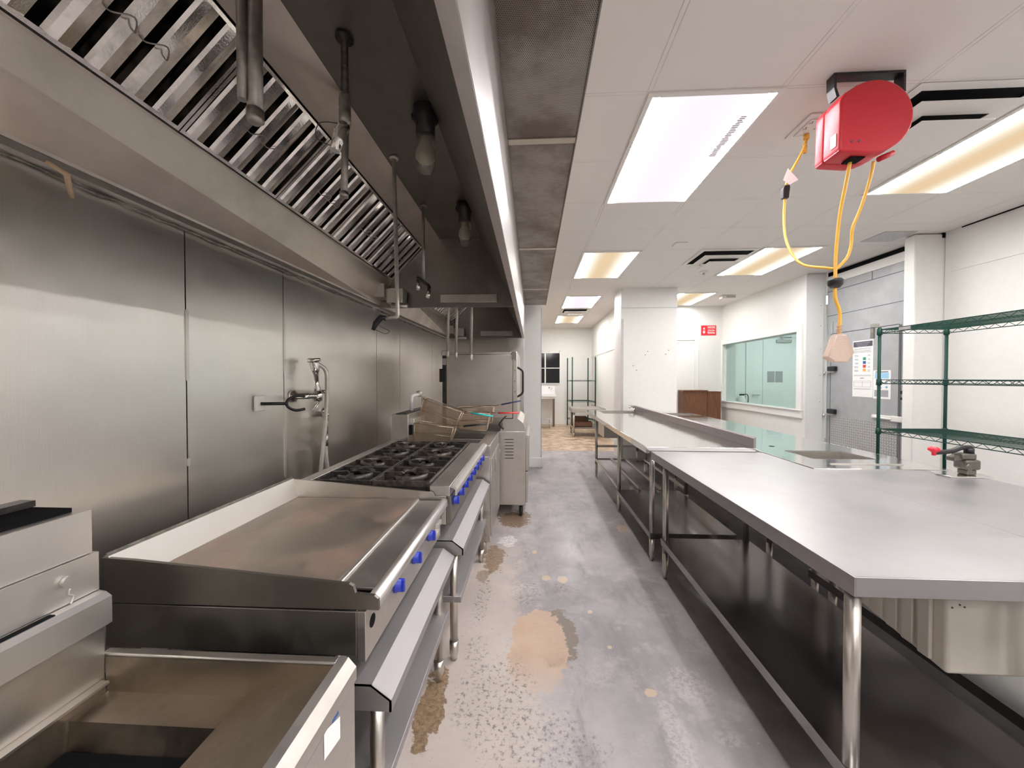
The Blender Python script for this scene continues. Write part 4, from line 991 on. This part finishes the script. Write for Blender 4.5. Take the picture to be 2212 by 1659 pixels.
MB().tube([(cx+.08, 2.10, 2.61), (cx+.15, 2.10, 2.64)], .014, 10).build('release_lever', 'red', t)
MB().box(cx-.10, cx-.03, 2.05, 2.11, 2.593, 2.6005).build('cord_slot', 'void', t)
MB().cyl((cx-.12, 2.0195, 2.66), (cx-.12, 2.0175, 2.66), .006, 10).cyl((cx-.085, 2.0195, 2.66), (cx-.085, 2.0175, 2.66), .006, 10).build('screw', 'ink', t)
br = MB().box(cx-.165, cx+.175, 2.06, 2.115, CZ-.014, CZ-.001, .002).box(cx-.178, cx-.165, 2.06, 2.115, CZ-.075, CZ-.001, .002).box(cx+.162, cx+.175, 2.06, 2.115, CZ-.11, CZ-.014, .002)
br.prism([(cx-.178, CZ-.075), (cx-.165, CZ-.075), (cx-.15, CZ-.12), (cx-.165, CZ-.125)], 'y', 2.062, 2.113)
br.build('bracket', 'black', t)
c = MB()
c.tube(smooth_path([(1.665, 2.09, 2.605), (1.668, 2.12, 2.5), (1.67, 2.16, 2.35), (1.668, 2.18, 2.15), (1.666, 2.18, 2.0), (1.665, 2.18, 1.965), (1.668, 2.18, 1.90), (1.69, 2.18, 1.83), (1.692, 2.18, 1.76), (1.69, 2.18, 1.70)], 6), .0085, 10)
c.tube(smooth_path([(1.79, 2.10, 2.60), (1.79, 2.12, 2.52), (1.77, 2.15, 2.38), (1.745, 2.17, 2.28), (1.748, 2.18, 2.2), (1.73, 2.18, 2.13), (1.69, 2.18, 2.08), (1.668, 2.185, 2.065), (1.64, 2.22, 2.08), (1.60, 2.33, 2.13), (1.595, 2.42, 2.22), (1.605, 2.5, 2.35), (1.625, 2.55, 2.5), (1.63, 2.55, 2.625)], 6), .0075, 10)
c.tube(smooth_path([(1.635, 2.55, 2.705), (1.66, 2.55, 2.78), (1.70, 2.54, 2.86), (1.735, 2.53, 2.94), (1.745, 2.53, 2.985)], 6), .0075, 10)
c.build('yellow_cord', 'yellow', t)
MB().lathe([(0, -.028), (.02, -.027), (.034, -.012), (.037, .010), (.036, .020), (0, .022)], (1.666, 2.18, 1.985), n=24).build('stop_ball', 'black', t)
MB().prism([(1.66, 1.70), (1.715, 1.70), (1.755, 1.60), (1.72, 1.545), (1.65, 1.55), (1.615, 1.575)], 'y', 2.155, 2.205, bev=.008).build('plug_block', 'coil', t)
o = MB()
for k in range(6): o.lathe([(.010, 0), (.014, .003), (.010, .006)], (1.69, 2.18, 1.70+k*.009), n=12)
o.build('strain_relief', 'coil', t)
MB().prism([(1.612, 2.62), (1.648, 2.62), (1.655, 2.69), (1.65, 2.705), (1.62, 2.70), (1.61, 2.68)], 'y', 2.535, 2.565, bev=.004).build('connector', 'black', t)
MB().prism([(1.61, 2.735), (1.65, 2.705), (1.705, 2.735), (1.64, 2.81)], 'y', 2.5385, 2.5395).build('warning_tag', 'tag', t)
o = MB()
for k in range(6): o.lathe([(.009, 0), (.013, .004), (.009, .008)], (1.738, 2.53, 2.90+k*.011), n=10)
o.build('strain_relief', 'yellow', t)
MB().lathe([(0, 0), (.016, 0), (.016, .028), (0, .028)], (1.745, 2.53, 2.985), n=12).build('plug', 'yellow', t)
t = thing('ceiling_outlet', 'white ceiling outlet plate with receptacles that the reel plugs into', 'outlet', (1.76, 2.48, CZ))
B(1.655, 1.875, 2.36, 2.60, CZ-.012, CZ-.0005, .004).build('cover_plate', 'ceilwhite', t)
B(1.685, 1.845, 2.40, 2.56, CZ-.022, CZ-.0125, .003).build('receptacle_face', 'ceilwhite', t)
o = MB()
for x in (1.70, 1.765, 1.82):
    for y in (2.42, 2.475):
        o.box(x-.008, x-.005, y, y+.012, CZ-.0235, CZ-.0222).box(x+.005, x+.008, y, y+.012, CZ-.0235, CZ-.0222).cyl((x, y-.008, CZ-.0222), (x, y-.008, CZ-.0235), .004, 8)
o.build('slot', 'ink', t)

# ================================================================ WIRE SHELVING
def wire_shelf(t, corners, z, step=.026, truss=True, wr=.0022):
    """corners: 4 (x,y) in order; surface wires run from side 0-1 to side 3-2"""
    o = MB(); c = [Vector((p[0], p[1], z)) for p in corners]
    o.tube(c, .0038, 6, closed=True); dn = Vector((0, 0, -.034))
    o.tube([p+dn for p in c], .0038, 6, closed=True)
    if truss:
        for i in range(4):
            a, b = c[i], c[(i+1) % 4]; n = max(2, int((b-a).length/.045)); n += n % 2
            o.tube([a.lerp(b, k/n)+(dn if k % 2 else Vector((0, 0, 0))) for k in range(n+1)], .0024, 4)
    n = int((c[1]-c[0]).length/step)
    m_ = int((c[3]-c[0]).length/.3)+1
    for k in range(1, m_): o.tube([c[0].lerp(c[3], k/m_)-Vector((0, 0, .005)), c[1].lerp(c[2], k/m_)-Vector((0, 0, .005))], .0032, 5)
    for k in range(1, n): o.tube([c[0].lerp(c[1], k/n), c[3].lerp(c[2], k/n)], wr, 4)
    for p in c: o.lathe([(.0165, -.05), (.0205, -.045), (.0185, .008), (.0165, .008)], p, n=14)
    return o.build('wire_shelf', 'green', t)
t = thing('wire_rack', 'green wire shelving unit by the right wall', 'shelving', (3.46, 3.05, 0), 'green wire shelving')
cs = [(3.185, 2.30), (3.185, 3.65), (3.765, 3.65), (3.765, 2.30)]
for x, y in cs:
    l = MB().cyl((x, y, .03), (x, y, 1.925), .0128, 14).build('post', 'green', t)
    MB().lathe([(0, 0), (.012, 0), (.014, .01), (.014, .03), (0, .03)], (x, y, 0), n=12).build('foot', 'greypipe', l)
for z in (1.905, 1.445, .995, .30): wire_shelf(t, cs, z)
B(3.176, 3.180, 3.36, 3.46, 1.875, 1.90, .001).build('name_plate', 'greytrim', t)
t = thing('spring_clip', 'grey metal clip clamped on the corner post of the green rack', 'clip', (3.165, 3.66, 1.9))
MB().box(3.135, 3.168, 3.672, 3.69, 1.83, 1.945, .004).box(3.12, 3.20, 3.665, 3.6715, 1.925, 1.965, .004).box(3.165, 3.20, 3.6725, 3.69, 1.935, 1.96, .003).build('clip_body', 'greypipe', t)

t = thing('wire_rack', 'empty green wire rack with tall posts in the back hall', 'shelving', (1.44, 11.35, 0), 'green wire shelving')
cf = [(1.075, 11.65), (1.70, 11.65), (1.83, 11.10), (1.165, 11.10)]
for x, y in cf:
    l = MB().cyl((x, y, .03), (x, y, 2.075), .017, 12).build('post', 'green', t)
    MB().cyl((x, y, 0), (x, y, .03), .013, 10).build('foot', 'greypipe', l)
for z in (1.40, .79, .25): wire_shelf(t, cf, z, .03, wr=.004)
t = thing('small_table', 'low stainless table with raised rim in the back hall', 'table', (1.32, 9.78, 0))
top_mesh(.985, 1.80, 9.38, 10.2, .66, .05, []).build('tabletop', 'eqsteel', t)
MB().box(.985, 1.80, 10.19, 10.20, .6605, .71).box(.985, .995, 9.38, 10.19, .6605, .70).box(1.79, 1.80, 9.38, 10.19, .6605, .71).box(.995, 1.79, 9.38, 9.39, .6605, .70).build('rim', 'eqsteel', t)
shelf(t, 1.01, 1.77, 9.42, 10.16, .25)
for x in (1.03, 1.75):
    for y in (9.43, 10.14): leg(t, x, y, .61, .022, .1)
tag(B(1.06, 1.50, 9.50, 9.80, .2515, .36, .01).build('cardboard_box', 'boxbrown', org=(1.28, 9.65, .25)), 'dark brown box in front on the low table shelf', 'box', 'brown boxes on the low table shelf')
tag(B(1.06, 1.42, 9.83, 10.12, .2515, .46, .01).build('cardboard_box', 'boxbrown', org=(1.24, 9.97, .25)), 'taller dark brown box at the back of the low table shelf', 'box', 'brown boxes on the low table shelf')
t = thing('wash_sink', 'white wall sink on brown legs under the dark window', 'sink', (.35, 11.65, 0))
MB().box(-.1, .72, 11.36, 11.93, .90, .965, .006).box(-.1, .70, 11.40, 11.93, .84, .8995, .004).build('basin', 'whitegloss', t)
MB().prism([(11.943, .9655), (11.80, .9655), (11.85, 1.20), (11.90, 1.23), (11.943, 1.23)], 'x', -.1, .70).build('splash_back', 'whitegloss', t)
MB().tube(fillet([(.60, 11.84, 1.17), (.60, 11.76, 1.17), (.60, 11.74, 1.13)], .02), .014, 8).cyl((.52, 11.85, 1.17), (.52, 11.80, 1.17), .018).build('tap', 'chrome', t)
for x in (.64, -.05): MB().prism([(x-.03, 11.37), (x+.03, 11.37), (x+.03, 11.43), (x-.03, 11.43)], 'z', 0, .8395).build('leg', 'woodleg', t)
t = thing('step_stool', 'grey metal step stool under the wash sink', 'stool', (.4, 11.1, 0))
MB().box(.15, .53, 11.05, 11.32, .24, .265, .004).box(.15, .53, 10.93, 11.04, .12, .14, .004).build('step', 'greytrim', t)
for x in (.17, .51):
    for y in (10.95, 11.30): MB().cyl((x, y, 0), (x, y, .24 if y > 11 else .12), .014).build('leg', 'greytrim', t)

# ================================================================ BACK RIGHT THINGS
t = thing('wood_cabinet', 'brown wood cabinet with overhanging top against the right back wall', 'cabinet', (3.44, 8.2, 0), 'brown wood cabinets')
MB().box(3.22, 3.70, 8.20, 8.46, 0, 1.185, .003).build('body', 'wood', t)
MB().box(3.19, 3.71, 8.18, 8.465, 1.1855, 1.205, .003).build('top', 'wood', t)
MB().box(3.19, 3.2195, 8.19, 8.45, 0, 1.185).build('side_panel', 'boxbrown', t)
t = thing('wood_cabinet', 'slightly lower brown wood cabinet in the corner below the red sign', 'cabinet', (3.9, 8.2, 0), 'brown wood cabinets')
MB().prism([(3.715, 8.22), (3.99, 8.22), (3.99, 8.46), (3.715, 8.46)], 'z', 0, 1.165).build('body', 'wood', t)
MB().prism([(3.715, 8.21), (4.0, 8.21), (4.0, 8.463), (3.715, 8.463)], 'z', 1.1655, 1.178).build('top', 'wood', t)
t = thing('safety_sign', 'red rectangular safety sign with white arrow on the back wall', 'sign', (3.85, 8.49, 2.4))
B(3.69, 4.01, 8.489, 8.499, 2.40, 2.615, .002).build('sign_plate', 'signred', t)
MB().prism([(3.735, 2.565), (3.765, 2.565), (3.765, 2.475), (3.782, 2.475), (3.75, 2.43), (3.718, 2.475), (3.735, 2.475)], 'y', 8.4865, 8.4885).build('arrow', 'paper', t)
B(3.742, 3.758, 8.485, 8.4862, 2.49, 2.535).build('arrow_inset', 'signred', t)
o = MB(); r = random.Random(9)
for k, z in enumerate((2.585, 2.568, 2.552, 2.512, 2.495, 2.466, 2.45, 2.434)):
    x = 3.82+r.random()*.02
    while x < 3.97:
        w_ = .01+r.random()*.025; o.box(x, min(x+w_, 3.985), 8.4868, 8.4886, z, z+.009); x += w_+.006
o.build('lettering', 'paper', t)
# posters on the cooler door
PX = 4.4045
def py(y): return y-.12
t = thing('notice_poster', 'tall white notice with dark header and colour swatches on the grey door', 'poster', (PX, 5.28, 1.2))
B(PX-.003, PX-.0005, 5.13, 5.44, 1.21, 1.965).build('sheet', 'paper', t)
B(PX-.0042, PX-.0032, 5.14, 5.43, 1.88, 1.95).build('header', 'ink', t)
o = MB()
for k in range(3): o.box(PX-.0052, PX-.0043, 5.18+k*.02, 5.40-k*.02, 1.928-k*.02, 1.934-k*.02)
o.build('header_lettering', 'greyink', t)
o = MB(); r = random.Random(4)
for z in (1.855, 1.843, 1.826, 1.814, 1.802):
    o.box(PX-.0042, PX-.0032, 5.15+r.random()*.05, 5.425, z, z+.005)
for k in range(5):
    z = 1.75-k*.05
    for dz in (0, .014): o.box(PX-.0042, PX-.0032, 5.35, 5.40+.02*r.random(), z+dz, z+dz+.007)
    for dz in (0, .014): o.box(PX-.0042, PX-.0032, 5.17, 5.20+.01*r.random(), z+dz, z+dz+.006)
for z in (1.50, 1.49, 1.32, 1.31): o.box(PX-.0042, PX-.0032, 5.16, 5.42, z, z+.004)
o.box(PX-.0042, PX-.0032, 5.26, 5.32, 1.455, 1.467)
for y in (5.155, 5.285, 5.415): o.box(PX-.0042, PX-.0032, y, y+.003, 1.345, 1.42)
for z in (1.345, 1.40, 1.42): o.box(PX-.0042, PX-.0032, 5.155, 5.418, z, z+.003)
o.build('text_lines', 'greyink', t)
for k, mt in enumerate(('swg', 'swb', 'swr', 'swo')):
    z = 1.70-k*.05; B(PX-.0042, PX-.0032, 5.235, 5.28, z, z+.038).build('colour_swatch', mt, t)
t = thing('notice_poster', 'smaller white handwashing notice with blue print lower on the grey door', 'poster', (PX, 5.0, 1.2))
B(PX-.003, PX-.0005, 4.885, 5.125, 1.20, 1.56).build('sheet', 'paper', t)
B(PX-.0042, PX-.0032, 4.91, 5.10, 1.455, 1.53).build('illustration', 'pblue', t)
o = MB()
for y, z in ((4.94, 1.40), (5.05, 1.40), (4.94, 1.35), (5.02, 1.34)): o.lathe([(0, 0), (.016, 0), (0, .001)], (PX-.0032, y, z), (-1, 0, 0), 10)
o.build('icon_row', 'pblue', t)
B(PX-.0042, PX-.0032, 4.915, 5.105, 1.225, 1.31, 0).build('footer', 'greyink', t)
MB().box(PX-.0042, PX-.0032, 4.92, 5.09, 1.535, 1.545).build('heading', 'ink', t)

# ================================================================ CAMERA, WORLD, RENDER LOOK
F_PX = 815.
cam = bpy.data.cameras.new('camera'); co = bpy.data.objects.new('camera', cam); COL.objects.link(co)
cam.sensor_fit = 'HORIZONTAL'; cam.sensor_width = 36.; cam.lens = F_PX/2212*36.; cam.clip_start = .02; cam.clip_end = 60
co.location = (0, 0, H); co.rotation_euler = (PI/2-math.atan(12.5/F_PX), 0, math.atan(44/F_PX))
S.camera = co
w = bpy.data.worlds.new('world'); S.world = w; w.use_nodes = True
w.node_tree.nodes['Background'].inputs[0].default_value = (.9, .92, 1, 1); w.node_tree.nodes['Background'].inputs[1].default_value = .02
S.view_settings.view_transform = 'Standard'; S.view_settings.look = 'None'; S.view_settings.gamma = 1.; S.view_settings.exposure = 0.
S.view_settings.use_curve_mapping = False
S.cycles.max_bounces = 12; S.cycles.diffuse_bounces = 7; S.cycles.glossy_bounces = 6; S.cycles.transmission_bounces = 8
S.cycles.sample_clamp_indirect = 6.
S.cycles.blur_glossy = 2.
